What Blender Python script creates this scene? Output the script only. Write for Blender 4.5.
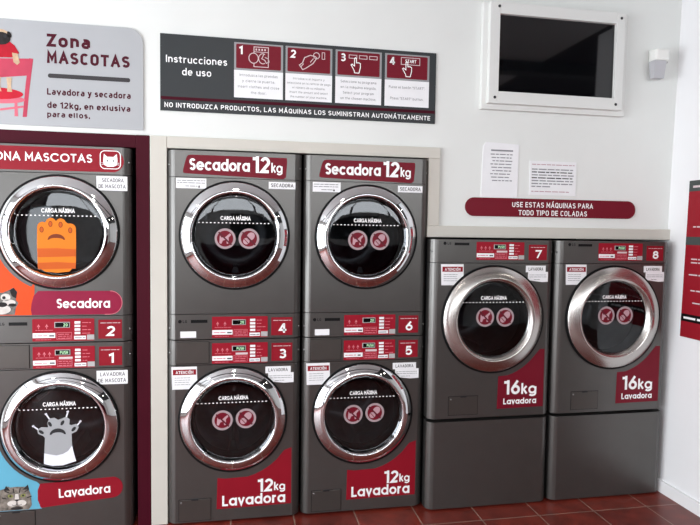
import bpy, bmesh, math, random
from mathutils import Matrix, Vector
random.seed(7)
for o in list(bpy.data.objects):
    bpy.data.objects.remove(o)
SC = bpy.context.scene
COL = SC.collection

# ------------------------------------------------------------------ camera
cam = bpy.data.cameras.new('camera')
cam.sensor_width = 36.0
cam.lens = 583.89 / 700 * 36.0
cam.clip_start = 0.05
camo = bpy.data.objects.new('camera', cam)
COL.objects.link(camo)
YAW, PITCH, ROLL = 0.1882, 0.0549, 0.0144
fw = Vector((math.sin(YAW) * math.cos(PITCH), math.cos(YAW) * math.cos(PITCH), -math.sin(PITCH)))
rt = Vector((math.cos(YAW), -math.sin(YAW), 0))
up = rt.cross(fw)
r2 = rt * math.cos(ROLL) + up * math.sin(ROLL)
u2 = -rt * math.sin(ROLL) + up * math.cos(ROLL)
m3 = Matrix((r2, u2, -fw)).transposed()
camo.matrix_world = Matrix.Translation((0.3596, -3.1199, 1.5605)) @ m3.to_4x4()
SC.camera = camo

# ------------------------------------------------------------------ light
w = bpy.data.worlds.new('world')
SC.world = w
w.use_nodes = True
w.node_tree.nodes['Background'].inputs[0].default_value = (0.80, 0.90, 1.0, 1)
w.node_tree.nodes['Background'].inputs[1].default_value = 1.5


def area(name, loc, aim, sx, sy, power, color):
    l = bpy.data.lights.new(name, 'AREA')
    l.shape = 'RECTANGLE'
    l.size, l.size_y = sx, sy
    l.energy = power
    l.color = color
    o = bpy.data.objects.new(name, l)
    COL.objects.link(o)
    o.location = loc
    o.rotation_euler = (Vector(aim) - Vector(loc)).to_track_quat('-Z', 'Y').to_euler()
    return o


# daylight outside the shop windows: one in the left wall, one at the street doorway; plus an added high fill
area('daylight_side', (-2.995, -2.35, 1.45), (0, -2.35, 1.45), 3.9, 2.5, 170, (0.93, 0.97, 1.0))
area('added_high_fill', (0.8, -6.0, 2.45), (0.8, 0, 2.0), 6.6, 0.8, 80, (0.97, 0.985, 1.0))  # added unseen band light high behind the camera, evens the machine wall
area('daylight_door', (-2.6, -6.0, 1.15), (-2.6, 0, 1.15), 0.55, 1.75, 9, (0.95, 0.98, 1.0))
SC.view_settings.view_transform = 'Standard'
SC.view_settings.look = 'None'
SC.view_settings.gamma = 1.0
SC.view_settings.use_curve_mapping = False
SC.view_settings.exposure = 0.47
LAMP = 30.0           # strength of the ceiling panels

# ------------------------------------------------------------------ materials


def lin(c):
    r = []
    for v in c:
        v /= 255.0
        r.append(v / 12.92 if v <= 0.04045 else ((v + 0.055) / 1.055) ** 2.4)
    return tuple(r) + (1.0,)


M = {}


def mat(name, c, rough=0.5, metal=0.0, spec=0.22, var=0.0, scale=6.0, emit=0.0, bump=0.0):
    m = bpy.data.materials.new(name)
    m.use_nodes = True
    nt = m.node_tree
    b = nt.nodes['Principled BSDF']
    b.inputs['Base Color'].default_value = lin(c)
    b.inputs['Roughness'].default_value = rough
    b.inputs['Metallic'].default_value = metal
    b.inputs['Specular IOR Level'].default_value = spec
    if emit:
        b.inputs['Emission Color'].default_value = lin(c)
        b.inputs['Emission Strength'].default_value = emit
    if var or bump:
        tc = nt.nodes.new('ShaderNodeTexCoord')
        n = nt.nodes.new('ShaderNodeTexNoise')
        n.inputs['Scale'].default_value = scale
        n.inputs['Detail'].default_value = 4
        nt.links.new(tc.outputs['Object'], n.inputs['Vector'])
    if var:
        r = nt.nodes.new('ShaderNodeValToRGB')
        l = lin(c)
        r.color_ramp.elements[0].position = 0.3
        r.color_ramp.elements[1].position = 0.7
        r.color_ramp.elements[0].color = tuple(x * (1 - var) for x in l[:3]) + (1,)
        r.color_ramp.elements[1].color = tuple(min(1, x * (1 + var)) for x in l[:3]) + (1,)
        nt.links.new(n.outputs['Fac'], r.inputs['Fac'])
        nt.links.new(r.outputs['Color'], b.inputs['Base Color'])
    if bump:
        bp = nt.nodes.new('ShaderNodeBump')
        bp.inputs['Strength'].default_value = bump
        bp.inputs['Distance'].default_value = 0.002
        nt.links.new(n.outputs['Fac'], bp.inputs['Height'])
        nt.links.new(bp.outputs['Normal'], b.inputs['Normal'])
    M[name] = m
    return m


mat('wall_right_lit_tone', (240, 240, 241), 0.85, var=0.01, scale=3, bump=0.05)  # paler than the back wall: its stronger light is put into the colour
mat('wall_paint', (227, 229, 226), 0.85, var=0.015, scale=3, bump=0.05)
mat('wall_rear_paint', (214, 214, 212), 0.9, var=0.02, scale=2)
mat('ceiling_dark', (70, 70, 72), 0.8)
mat('ceiling_paint', (205, 205, 205), 0.9, var=0.015, scale=2)
mat('trim_white', (204, 200, 191), 0.55, var=0.012, scale=4)
mat('wine_board', (66, 9, 26), 0.55, spec=0.12, var=0.05, scale=5)
mat('graphite', (99, 97, 95), 0.34, 0.8, 0.5, var=0.035, scale=9)
mat('graphite_lid', (92, 88, 85), 0.38, 0.78, 0.5, var=0.03, scale=11)
mat('dark_case', (30, 30, 31), 0.6)
mat('black', (8, 8, 9), 0.45)
mat('gasket', (7, 7, 8), 0.6, spec=0.2, bump=0.1, scale=40)
mat('chrome', (225, 226, 228), 0.045, 1.0)
mat('drum', (120, 122, 125), 0.3, 0.9, var=0.1, scale=30)
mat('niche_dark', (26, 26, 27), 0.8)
mat('red', (140, 16, 34), 0.5, spec=0.22, var=0.02, scale=8)
mat('red_bright', (150, 14, 36), 0.5, spec=0.22, var=0.02, scale=8)
mat('red_dark', (112, 13, 33), 0.5, spec=0.22, var=0.03, scale=8)
mat('red_slash', (92, 26, 38), 0.4)
mat('pink', (214, 120, 132), 0.5)
mat('white_ink', (250, 250, 250), 0.5)
mat('paper', (238, 238, 240), 0.7, var=0.02, scale=10)
mat('paper_grey', (176, 174, 174), 0.7)
mat('ring_white', (214, 196, 198), 0.5)
mat('sticker_ring', (168, 150, 154), 0.6)
mat('sticker_pink', (188, 152, 160), 0.6)
mat('ink', (62, 60, 62), 0.6)
mat('ink_grey', (140, 140, 144), 0.6)
mat('ink_wine', (74, 4, 28), 0.5)
mat('sign_grey', (172, 174, 177), 0.5, var=0.02, scale=2)
mat('sign_dark', (54, 57, 59), 0.45, var=0.02, scale=4)
mat('frame_grey', (150, 150, 152), 0.5)
mat('display_black', (10, 12, 12), 0.2)
mat('led_text', (150, 190, 150), 0.5, emit=0.6)
mat('screw', (150, 150, 150), 0.3, 1.0)
mat('orange', (222, 74, 22), 0.45, var=0.03, scale=8)
mat('magenta', (140, 22, 58), 0.45, var=0.05, scale=12)
mat('sky_blue', (96, 166, 192), 0.45, var=0.04, scale=8)
mat('paw_orange', (224, 122, 28), 0.6)
mat('paw_band', (196, 88, 28), 0.6)
mat('paw_light', (250, 160, 56), 0.6)
mat('paw_grey', (160, 162, 165), 0.6)
mat('paw_white', (226, 228, 236), 0.6)
mat('paw_ink', (44, 44, 46), 0.6)
mat('paw_brown', (120, 52, 24), 0.6)
mat('fur_grey', (112, 108, 104), 0.8, var=0.45, scale=60)
mat('fur_tabby', (120, 112, 104), 0.8, var=0.6, scale=45)
mat('fur_dark', (44, 40, 40), 0.8, var=0.3, scale=60)
mat('fur_light', (206, 200, 194), 0.8, var=0.1, scale=60)
mat('fur_tan', (198, 170, 140), 0.8, var=0.12, scale=60)
mat('eye_green', (128, 132, 70), 0.4)
mat('chair_pink', (186, 66, 88), 0.6, var=0.1, scale=12)
mat('chair_rose', (206, 104, 120), 0.6, var=0.06, scale=12)
mat('shirt_red', (176, 18, 40), 0.6, var=0.15, scale=20)
mat('cushion_red', (190, 24, 46), 0.6, var=0.1, scale=16)
mat('tv_black', (6, 6, 9), 0.05, spec=0.7)
mat('tv_frame', (224, 225, 222), 0.5, var=0.012, scale=5)
mat('plastic_white', (232, 232, 228), 0.5)
mat('lens_grey', (186, 186, 190), 0.5)
mat('metal_dark', (60, 60, 62), 0.4, 0.8)
mat('poster_red', (150, 24, 38), 0.45, var=0.03, scale=4)
mat('poster_grey', (72, 78, 76), 0.5)
mat('window_frame', (52, 22, 28), 0.45, 0.0)
mat('lamp', (255, 250, 240), 0.5, emit=LAMP)
mat('shrub', (70, 110, 46), 0.8, var=0.5, scale=7)


def mat_satin():
    """brushed steel with fine radial banding, for the wide rings of the 16 kg washers"""
    m = mat('satin_steel', (196, 192, 188), 0.24, 1.0)
    nt = m.node_tree
    b = nt.nodes['Principled BSDF']
    b.inputs['Anisotropic'].default_value = 0.75
    tg = nt.nodes.new('ShaderNodeTangent')
    tg.direction_type = 'RADIAL'
    tg.axis = 'Y'
    nt.links.new(tg.outputs['Tangent'], b.inputs['Tangent'])


mat_satin()


def mat_glass():
    m = bpy.data.materials.new('smoked_glass')
    m.use_nodes = True
    nt = m.node_tree
    for n in list(nt.nodes):
        nt.nodes.remove(n)
    out = nt.nodes.new('ShaderNodeOutputMaterial')
    tr = nt.nodes.new('ShaderNodeBsdfTransparent')
    tr.inputs[0].default_value = (0.27, 0.28, 0.29, 1)
    gl = nt.nodes.new('ShaderNodeBsdfGlossy')
    gl.inputs['Roughness'].default_value = 0.02
    gl.inputs[0].default_value = (0.95, 0.97, 1, 1)
    fr = nt.nodes.new('ShaderNodeFresnel')
    fr.inputs[0].default_value = 1.55
    mx = nt.nodes.new('ShaderNodeMixShader')
    nt.links.new(fr.outputs[0], mx.inputs[0])
    nt.links.new(tr.outputs[0], mx.inputs[1])
    nt.links.new(gl.outputs[0], mx.inputs[2])
    nt.links.new(mx.outputs[0], out.inputs[0])
    M['smoked_glass'] = m


mat_glass()


def mat_floor():
    m = bpy.data.materials.new('terracotta_tiles')
    m.use_nodes = True
    nt = m.node_tree
    b = nt.nodes['Principled BSDF']
    tc = nt.nodes.new('ShaderNodeTexCoord')
    mp = nt.nodes.new('ShaderNodeMapping')
    P = 0.335
    mp.inputs['Location'].default_value = (-1.662 / P, 0.224 / P, 0)
    mp.inputs['Scale'].default_value = (1 / P, 1 / P, 1)
    br = nt.nodes.new('ShaderNodeTexBrick')
    br.offset = 0.0
    br.inputs['Scale'].default_value = 1.0
    br.inputs['Brick Width'].default_value = 1.0
    br.inputs['Row Height'].default_value = 1.0
    br.inputs['Mortar Size'].default_value = 0.011
    br.inputs['Mortar Smooth'].default_value = 0.2
    br.inputs['Color1'].default_value = lin((122, 44, 32))
    br.inputs['Color2'].default_value = lin((106, 36, 28))
    br.inputs['Mortar'].default_value = lin((150, 122, 108))
    no = nt.nodes.new('ShaderNodeTexNoise')
    no.inputs['Scale'].default_value = 9
    no.inputs['Detail'].default_value = 6
    rp = nt.nodes.new('ShaderNodeValToRGB')
    rp.color_ramp.elements[0].position = 0.3
    rp.color_ramp.elements[0].color = (0.62, 0.6, 0.6, 1)
    rp.color_ramp.elements[1].position = 0.72
    rp.color_ramp.elements[1].color = (1.2, 1.2, 1.2, 1)
    mx = nt.nodes.new('ShaderNodeMix')
    mx.data_type = 'RGBA'
    mx.blend_type = 'MULTIPLY'
    mx.inputs[0].default_value = 1
    nt.links.new(tc.outputs['Object'], mp.inputs['Vector'])
    nt.links.new(mp.outputs['Vector'], br.inputs['Vector'])
    nt.links.new(tc.outputs['Object'], no.inputs['Vector'])
    nt.links.new(no.outputs['Fac'], rp.inputs['Fac'])
    nt.links.new(br.outputs['Color'], mx.inputs[6])
    nt.links.new(rp.outputs['Color'], mx.inputs[7])
    nt.links.new(mx.outputs[2], b.inputs['Base Color'])
    b.inputs['Roughness'].default_value = 0.38
    bp = nt.nodes.new('ShaderNodeBump')
    bp.inputs['Strength'].default_value = 0.4
    bp.inputs['Distance'].default_value = 0.003
    bp.invert = True
    nt.links.new(br.outputs['Fac'], bp.inputs['Height'])
    nt.links.new(bp.outputs['Normal'], b.inputs['Normal'])
    M['terracotta_tiles'] = m


mat_floor()

# ------------------------------------------------------------------ mesh builder


class MB:
    """collects shapes (in the thing's own coordinates) and links them as ONE mesh object"""

    def __init__(s):
        s.v, s.f, s.m, s.sm, s.mats = [], [], [], [], []

    def mi(s, m):
        if m not in s.mats:
            s.mats.append(m)
        return s.mats.index(m)

    def face(s, pts, m, smooth=False):
        b = len(s.v)
        s.v += [tuple(p) for p in pts]
        s.f.append(tuple(range(b, b + len(pts))))
        s.m.append(s.mi(m))
        s.sm.append(smooth)

    def mesh(s, vs, fs, m, smooth=False):
        b = len(s.v)
        s.v += [tuple(p) for p in vs]
        k = s.mi(m)
        for f in fs:
            s.f.append(tuple(i + b for i in f))
            s.m.append(k)
            s.sm.append(smooth)

    def box(s, x0, x1, y0, y1, z0, z1, m):
        vs = [(x, y, z) for x in (x0, x1) for y in (y0, y1) for z in (z0, z1)]
        fs = [(0, 1, 3, 2), (4, 6, 7, 5), (0, 4, 5, 1), (2, 3, 7, 6), (0, 2, 6, 4), (1, 5, 7, 3)]
        s.mesh(vs, fs, m)

    def bevbox(s, x0, x1, y0, y1, z0, z1, r, m, seg=2):
        bm = bmesh.new()
        bmesh.ops.create_cube(bm, size=1)
        for v in bm.verts:
            v.co = Vector(((x0 + x1) / 2 + v.co.x * (x1 - x0), (y0 + y1) / 2 + v.co.y * (y1 - y0), (z0 + z1) / 2 + v.co.z * (z1 - z0)))
        bmesh.ops.bevel(bm, geom=list(bm.edges), offset=r, segments=seg, affect='EDGES', profile=0.5)
        bm.verts.index_update()
        s.mesh([v.co[:] for v in bm.verts], [[v.index for v in f.verts] for f in bm.faces], m)
        bm.free()

    def flat(s, poly, y, m):
        """a flat outline (x, z) facing -Y"""
        s.face([(p[0], y, p[1]) for p in poly], m)

    def sheet(s, poly, y0, y1, m):
        """outline (x, z) given thickness from y0 (front) to y1"""
        n = len(poly)
        vs = [(p[0], y0, p[1]) for p in poly] + [(p[0], y1, p[1]) for p in poly]
        fs = [tuple(range(n)), tuple(range(2 * n - 1, n - 1, -1))]
        fs += [(i, (i + 1) % n, (i + 1) % n + n, i + n) for i in range(n)]
        s.mesh(vs, fs, m)

    def plan(s, poly, z0, z1, m):
        """plan outline (x, y) raised from z0 to z1"""
        n = len(poly)
        vs = [(p[0], p[1], z0) for p in poly] + [(p[0], p[1], z1) for p in poly]
        fs = [tuple(range(n)), tuple(range(2 * n - 1, n - 1, -1))]
        fs += [(i, (i + 1) % n, (i + 1) % n + n, i + n) for i in range(n)]
        s.mesh(vs, fs, m)

    def lathe(s, prof, cx, cz, m, n=72, smooth=True):
        """profile of (radius, y) turned about the Y axis through (cx, cz)"""
        vs, fs = [], []
        k = len(prof)
        for i in range(n):
            a = 2 * math.pi * i / n
            for r, y in prof:
                vs.append((cx + r * math.cos(a), y, cz + r * math.sin(a)))
        for i in range(n):
            j = (i + 1) % n
            for q in range(k - 1):
                fs.append((i * k + q, i * k + q + 1, j * k + q + 1, j * k + q))
        s.mesh(vs, fs, m, smooth)

    def disc(s, cx, cz, r, y, m, n=36):
        s.flat([(cx + r * math.cos(2 * math.pi * i / n), cz + r * math.sin(2 * math.pi * i / n)) for i in range(n)], y, m)

    def stroke(s, pts, wd, y, m, closed=False):
        """flat ribbon of width wd along a polyline (x, z), mitred at its corners"""
        P = [Vector(p) for p in pts]
        Q = [P[0]]
        for p in P[1:]:
            if (p - Q[-1]).length > 1e-6:
                Q.append(p)
        if closed and (Q[0] - Q[-1]).length < 1e-6:
            Q.pop()
        n = len(Q)
        if n < 2:
            return
        L, R = [], []
        for i in range(n):
            a = Q[i - 1] if (i > 0 or closed) else None
            c = Q[(i + 1) % n] if (i < n - 1 or closed) else None
            d1 = (Q[i] - a).normalized() if a is not None else None
            d2 = (c - Q[i]).normalized() if c is not None else None
            if d1 is None:
                d1 = d2
            if d2 is None:
                d2 = d1
            n1 = Vector((-d1.y, d1.x))
            n2 = Vector((-d2.y, d2.x))
            t = n1 + n2
            if t.length < 0.25:
                t = n1.copy()
            t.normalize()
            k = 1 / max(0.38, t.dot(n1))
            L.append(Q[i] + t * wd / 2 * k)
            R.append(Q[i] - t * wd / 2 * k)
        vs = [(p.x, y, p.y) for p in L] + [(p.x, y, p.y) for p in R]
        fs = [(i, (i + 1) % n, n + (i + 1) % n, n + i) for i in range(n if closed else n - 1)]
        s.mesh(vs, fs, m)

    def build(s, name, parent=None, loc=None, mirror=None):
        me = bpy.data.meshes.new(name)
        me.from_pydata(s.v, [], s.f)
        for m in s.mats:
            me.materials.append(M[m])
        for p, k, sm in zip(me.polygons, s.m, s.sm):
            p.material_index = k
            p.use_smooth = sm
        bm = bmesh.new()
        bm.from_mesh(me)
        bmesh.ops.recalc_face_normals(bm, faces=bm.faces)
        # single flat sheets face the room (-Y)
        bm.to_mesh(me)
        bm.free()
        me.update()
        o = bpy.data.objects.new(name, me)
        COL.objects.link(o)
        if parent is not None:
            o.parent = parent
        if loc:
            o.location = loc
        return o


def empty(name, label, cat, loc, group=None, rz=0):
    o = bpy.data.objects.new(name, None)
    o.empty_display_size = 0.1
    COL.objects.link(o)
    o.location = loc
    o.rotation_euler = (0, 0, rz)
    tag(o, label, cat, group)
    return o


def tag(o, label, cat, group=None):
    o['label'] = label
    o['category'] = cat
    if group:
        o['group'] = group
    return o


def struct(o):
    o['kind'] = 'structure'
    return o


def rrect(x0, x1, z0, z1, r, n=6, corners='abcd'):
    """rounded rectangle outline; corners a=top right b=top left c=bottom left d=bottom right"""
    P = []
    for c, cx, cz, a0 in (('a', x1 - r, z1 - r, 0), ('b', x0 + r, z1 - r, 90), ('c', x0 + r, z0 + r, 180), ('d', x1 - r, z0 + r, 270)):
        if c in corners:
            P += [(cx + r * math.cos(math.radians(a0 + 90 * i / n)), cz + r * math.sin(math.radians(a0 + 90 * i / n))) for i in range(n + 1)]
        else:
            P.append({'a': (x1, z1), 'b': (x0, z1), 'c': (x0, z0), 'd': (x1, z0)}[c])
    return P


def rect(x0, x1, z0, z1):
    return [(x0, z0), (x1, z0), (x1, z1), (x0, z1)]


def ell(cx, cz, rx, rz, n=24, rot=0):
    c, s_ = math.cos(rot), math.sin(rot)
    P = []
    for i in range(n):
        a = 2 * math.pi * i / n
        x, z = rx * math.cos(a), rz * math.sin(a)
        P.append((cx + x * c - z * s_, cz + x * s_ + z * c))
    return P


# ------------------------------------------------------------------ lettering (a stroke alphabet)
def arc(cx, cy, rx, ry, a0, a1, n=12):
    return [(cx + rx * math.cos(math.radians(a0 + (a1 - a0) * i / n)), cy + ry * math.sin(math.radians(a0 + (a1 - a0) * i / n))) for i in range(n + 1)]


def glyph(ch, st):
    """centre lines of one letter: (width, strokes); st 'g' = round geometric, 'd' = narrow sign letters"""
    X = 0.70
    g = st == 'g'
    R = 0.47 if g else 0.27          # half width of round capitals
    q = min(R, 0.5)
    b = 0.35 if g else 0.25          # half width of round small letters
    e = min(b, X / 2)
    ac = {'Á': ('A', 'acute'), 'Ó': ('O', 'acute'), 'á': ('a', 'acute'), 'ó': ('o', 'acute'), 'ú': ('u', 'acute'), 'é': ('e', 'acute'), 'í': ('i', 'acute')}
    if ch in ac:
        wd, S = glyph(ac[ch][0], st)
        h = 1.0 if ac[ch][0].isupper() else X
        return wd, S + [[(wd / 2 - 0.04, h + 0.18), (wd / 2 + 0.12, h + 0.34)]]
    oval = arc(R, 1 - q, R, q, 0, 180) + arc(R, q, R, q, 180, 360)
    bowl = arc(b, X - e, b, e, 0, 180) + arc(b, e, b, e, 180, 360)
    bowl = bowl + [bowl[0]]
    T = {
        'A': (0.78 if g else 0.62, lambda W: [[(0, 0), (W / 2, 1), (W, 0)], [(W * 0.2, 0.32), (W * 0.8, 0.32)]]),
        'B': (0.5, lambda W: [[(0, 0), (0, 1), (W * 0.5, 1)] + arc(W * 0.5, 0.77, W * 0.42, 0.23, 90, -90) + [(0, 0.54)], [(W * 0.5, 0.54)] + arc(W * 0.5, 0.27, W * 0.5, 0.27, 90, -90) + [(0, 0)]]),
        'C': (2 * R * 0.92, lambda W: [arc(R, 1 - q, R, q, 35, 180) + arc(R, q, R, q, 180, 325)]),
        'D': (2 * R * 0.9, lambda W: [[(0, 0), (0, 1), (W - q, 1)] + arc(W - q, 1 - q, q, q, 90, 0) + arc(W - q, q, q, q, 0, -90) + [(0, 0)]]),
        'E': (0.44, lambda W: [[(W, 1), (0, 1), (0, 0), (W, 0)], [(0, 0.52), (W * 0.9, 0.52)]]),
        'F': (0.44, lambda W: [[(W, 1), (0, 1), (0, 0)], [(0, 0.5), (W * 0.9, 0.5)]]),
        'G': (2 * R, lambda W: [arc(R, 1 - q, R, q, 35, 180) + arc(R, q, R, q, 180, 360) + [(2 * R, 0.46), (R, 0.46)]]),
        'H': (0.54, lambda W: [[(0, 0), (0, 1)], [(W, 0), (W, 1)], [(0, 0.52), (W, 0.52)]]),
        'I': (0.0, lambda W: [[(0, 0), (0, 1)]]),
        'J': (0.4, lambda W: [[(W, 1), (W, 0.2)] + arc(W - 0.2, 0.2, 0.2, 0.2, 0, -150)]),
        'K': (0.5, lambda W: [[(0, 0), (0, 1)], [(W, 1), (0.06, 0.46)], [(0.2, 0.6), (W, 0)]]),
        'L': (0.44, lambda W: [[(0, 1), (0, 0), (W, 0)]]),
        'M': (0.78 if g else 0.66, lambda W: [[(0, 0), (0.02, 1), (W / 2, 0.3), (W - 0.02, 1), (W, 0)]]),
        'N': (0.62 if g else 0.54, lambda W: [[(0, 0), (0, 1), (W, 0), (W, 1)]]),
        'O': (2 * R, lambda W: [oval + [oval[0]]]),
        'P': (0.5, lambda W: [[(0, 0), (0, 1), (W * 0.5, 1)] + arc(W * 0.5, 0.74, W * 0.5, 0.26, 90, -90) + [(0, 0.48)]]),
        'Q': (2 * R, lambda W: [oval + [oval[0]], [(R + 0.06, 0.2), (2 * R + 0.02, -0.04)]]),
        'R': (0.5, lambda W: [[(0, 0), (0, 1), (W * 0.5, 1)] + arc(W * 0.5, 0.75, W * 0.5, 0.25, 90, -90) + [(0, 0.5)], [(W * 0.45, 0.5), (W, 0)]]),
        'S': (0.5, lambda W: [arc(W / 2, 0.755, W / 2, 0.245, 25, 270) + arc(W / 2, 0.255, W / 2, 0.255, 90, -155)[1:]]),
        'T': (0.52, lambda W: [[(0, 1), (W, 1)], [(W / 2, 1), (W / 2, 0)]]),
        'U': (0.54, lambda W: [[(0, 1), (0, 0.26)] + arc(W / 2, 0.26, W / 2, 0.26, 180, 360) + [(W, 1)]]),
        'V': (0.6, lambda W: [[(0, 1), (W / 2, 0), (W, 1)]]),
        'X': (0.54, lambda W: [[(0, 0), (W, 1)], [(0, 1), (W, 0)]]),
        'Y': (0.56, lambda W: [[(0, 1), (W / 2, 0.45), (W, 1)], [(W / 2, 0.45), (W / 2, 0)]]),
        'Z': (0.48, lambda W: [[(0, 1), (W, 1), (0, 0), (W, 0)]]),
        'a': (2 * b if g else 0.46, lambda W: [bowl, [(2 * b, X), (2 * b, 0)]] if g else
              [[(0.05, X - 0.02), (0.14, X), (W - 0.2, X)] + arc(W - 0.2, X - 0.2, 0.2, 0.2, 90, 0, 5) + [(W, 0)], [(W, 0.39), (0.18, 0.39)] + arc(0.18, 0.195, 0.18, 0.195, 90, 270) + [(W, 0)]]),
        'b': (2 * b, lambda W: [bowl, [(0, 1), (0, 0)]]),
        'c': (2 * b * 0.9, lambda W: [arc(b, X - e, b, e, 40, 180) + arc(b, e, b, e, 180, 320)]),
        'd': (2 * b, lambda W: [bowl, [(2 * b, 1.04), (2 * b, 0)]]),
        'e': (2 * b, lambda W: [[(0.02, X / 2), (2 * b, X / 2)] + arc(b, X - e, b, e, 0, 180)[1:] + arc(b, e, b, e, 180, 322)]),
        'f': (0.3, lambda W: [[(0.1, 0), (0.1, 0.8)] + arc(0.3, 0.8, 0.2, 0.2, 180, 90), [(-0.04, X), (0.28, X)]]),
        'g': (2 * b, lambda W: [bowl, [(2 * b, X), (2 * b, -0.08)] + arc(b, -0.08, b, 0.22, 0, -150)]),
        'h': (0.46, lambda W: [[(0, 1), (0, 0)], [(0, X - 0.23)] + arc(W / 2, X - 0.23, W / 2, 0.23, 180, 0) + [(W, 0)]]),
        'i': (0.0, lambda W: [[(0, X), (0, 0)], [(0, 1.03), (0, 1.05)]]),
        'j': (0.1, lambda W: [[(0.1, X), (0.1, -0.2)], [(0.1, 0.9), (0.1, 1.03)]]),
        'k': (0.44, lambda W: [[(0, 1.02), (0, 0)], [(W * 0.92, X), (0.04, 0.3)], [(0.16, 0.4), (W, 0)]]),
        'l': (0.08, lambda W: [[(0, 1), (0, 0.1)] + arc(0.1, 0.1, 0.1, 0.1, 180, 270)] if not g else [[(0, 1), (0, 0)]]),
        'm': (0.74, lambda W: [[(0, X), (0, 0)], [(0, X - 0.19)] + arc(W / 4, X - 0.19, W / 4, 0.19, 180, 0) + [(W / 2, 0)], [(W / 2, X - 0.19)] + arc(W * 0.75, X - 0.19, W / 4, 0.19, 180, 0) + [(W, 0)]]),
        'n': (0.46, lambda W: [[(0, X), (0, 0)], [(0, X - 0.23)] + arc(W / 2, X - 0.23, W / 2, 0.23, 180, 0) + [(W, 0)]]),
        'o': (2 * b, lambda W: [bowl]),
        'p': (2 * b, lambda W: [bowl, [(0, X), (0, -0.3)]]),
        'q': (2 * b, lambda W: [bowl, [(2 * b, X), (2 * b, -0.3)]]),
        'r': (0.28, lambda W: [[(0, X), (0, 0)], [(0, X - 0.26)] + arc(0.26, X - 0.26, 0.26, 0.25, 180, 75)]),
        's': (0.4, lambda W: [arc(W / 2, 0.53, W / 2, 0.17, 25, 270) + arc(W / 2, 0.18, W / 2, 0.18, 90, -155)[1:]]),
        't': (0.3, lambda W: [[(0.1, 0.94), (0.1, 0.16)] + arc(0.26, 0.16, 0.16, 0.16, 180, 270), [(-0.05, X), (0.28, X)]]),
        'u': (0.46, lambda W: [[(0, X), (0, 0.23)] + arc(W / 2, 0.23, W / 2, 0.23, 180, 360), [(W, X), (W, 0)]]),
        'v': (0.54, lambda W: [[(0, X), (W / 2, 0), (W, X)]]),
        'x': (0.44, lambda W: [[(0, 0), (W, X)], [(0, X), (W, 0)]]),
        'y': (0.46, lambda W: [[(0, X), (W / 2, 0.02)], [(W, X), (W * 0.3, -0.3), (0.02, -0.3)]]),
        'z': (0.4, lambda W: [[(0, X), (W, X), (0, 0), (W, 0)]]),
        '0': (0.5, lambda W: [arc(0.25, 0.72, 0.25, 0.28, 0, 180) + arc(0.25, 0.28, 0.25, 0.28, 180, 360) + [(0.5, 0.72)]]),
        '1': (0.24, lambda W: [[(0, 0.86), (W, 1), (W, 0)]] if not g else [[(0, 0.96), (W, 0.96)], [(W, 1.04), (W, 0)]]),
        '2': (0.52, lambda W: [arc(0.26, 0.72, 0.26, 0.28, 165, -25) + [(0, 0), (W + 0.02, 0)]]),
        '3': (0.5, lambda W: [arc(0.24, 0.765, 0.23, 0.235, 150, -90) + arc(0.24, 0.265, 0.26, 0.265, 90, -150)[1:]]),
        '4': (0.56, lambda W: [[(0.42, 0), (0.42, 1), (0.36, 1), (0, 0.26), (W, 0.26)]]),
        '5': (0.5, lambda W: [[(0.46, 1), (0.07, 1), (0.03, 0.52)] + arc(0.23, 0.32, 0.27, 0.32, 130, -150)]),
        '6': (0.56, lambda W: [arc(0.28, 0.3, 0.28, 0.3, 0, 360, 20), [(0.4, 1.0), (0.06, 0.48)]]),
        '7': (0.5, lambda W: [[(0, 1), (W, 1), (0.16, 0)]]),
        '8': (0.5, lambda W: [arc(0.25, 0.775, 0.22, 0.225, 0, 360, 20), arc(0.25, 0.275, 0.25, 0.275, 0, 360, 20)]),
        '.': (0.0, lambda W: [[(0, -0.06), (0, 0.08)]]),
        ',': (0.0, lambda W: [[(0.02, 0.08), (-0.04, -0.14)]]),
        '"': (0.14, lambda W: [[(0, 1.0), (0, 0.8)], [(0.14, 1.0), (0.14, 0.8)]]),
        '+': (0.4, lambda W: [[(0, 0.45), (W, 0.45)], [(W / 2, 0.2), (W / 2, 0.7)]]),
    }
    if ch not in T:
        return 0.3, []
    wd, fn = T[ch]
    return wd, fn(wd)


def text(mb, s, x0, x1, z, h, st, wt, y, m, rot=0.0, gap=None):
    """s between x0 and x1 on baseline z, capitals h high, strokes wt*h wide"""
    gap = (0.12 if st == 'g' else 0.15) if gap is None else gap
    k = 1 - wt
    cur, out = 0.0, []
    for i, ch in enumerate(s):
        if ch == ' ':
            cur += 0.4
            continue
        wd, S = glyph(ch, st)
        out.append((cur, S))
        cur += wd + wt / k + gap
    total = cur - gap
    sx = (x1 - x0 - 0.0) / (total * k * h) if total else 1
    c, sn = math.cos(rot), math.sin(rot)
    for gi, (off, S) in enumerate(out):
        for si, pl in enumerate(S):
            ys = y - 0.00018 * si
            P = []
            for (px, py) in pl:
                gx = (off + px + wt / k / 2) * k * h * sx
                gz = wt * h / 2 + py * k * h
                P.append((x0 + gx * c - gz * sn, z + gx * sn + gz * c))
            closed = len(P) > 3 and (Vector(P[0]) - Vector(P[-1])).length < 1e-5
            # square the ends of straight strokes so that they reach the letter height
            if not closed and len(P) == 2:
                d = (Vector(P[1]) - Vector(P[0])).normalized() * wt * h / 2
                P = [tuple(Vector(P[0]) - d), tuple(Vector(P[1]) + d)]
            elif not closed and len(P) < 8:
                d0 = (Vector(P[0]) - Vector(P[1])).normalized() * wt * h / 2
                d1 = (Vector(P[-1]) - Vector(P[-2])).normalized() * wt * h / 2
                P[0] = tuple(Vector(P[0]) + d0)
                P[-1] = tuple(Vector(P[-1]) + d1)
            mb.stroke(P, wt * h, ys, m, closed)


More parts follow.
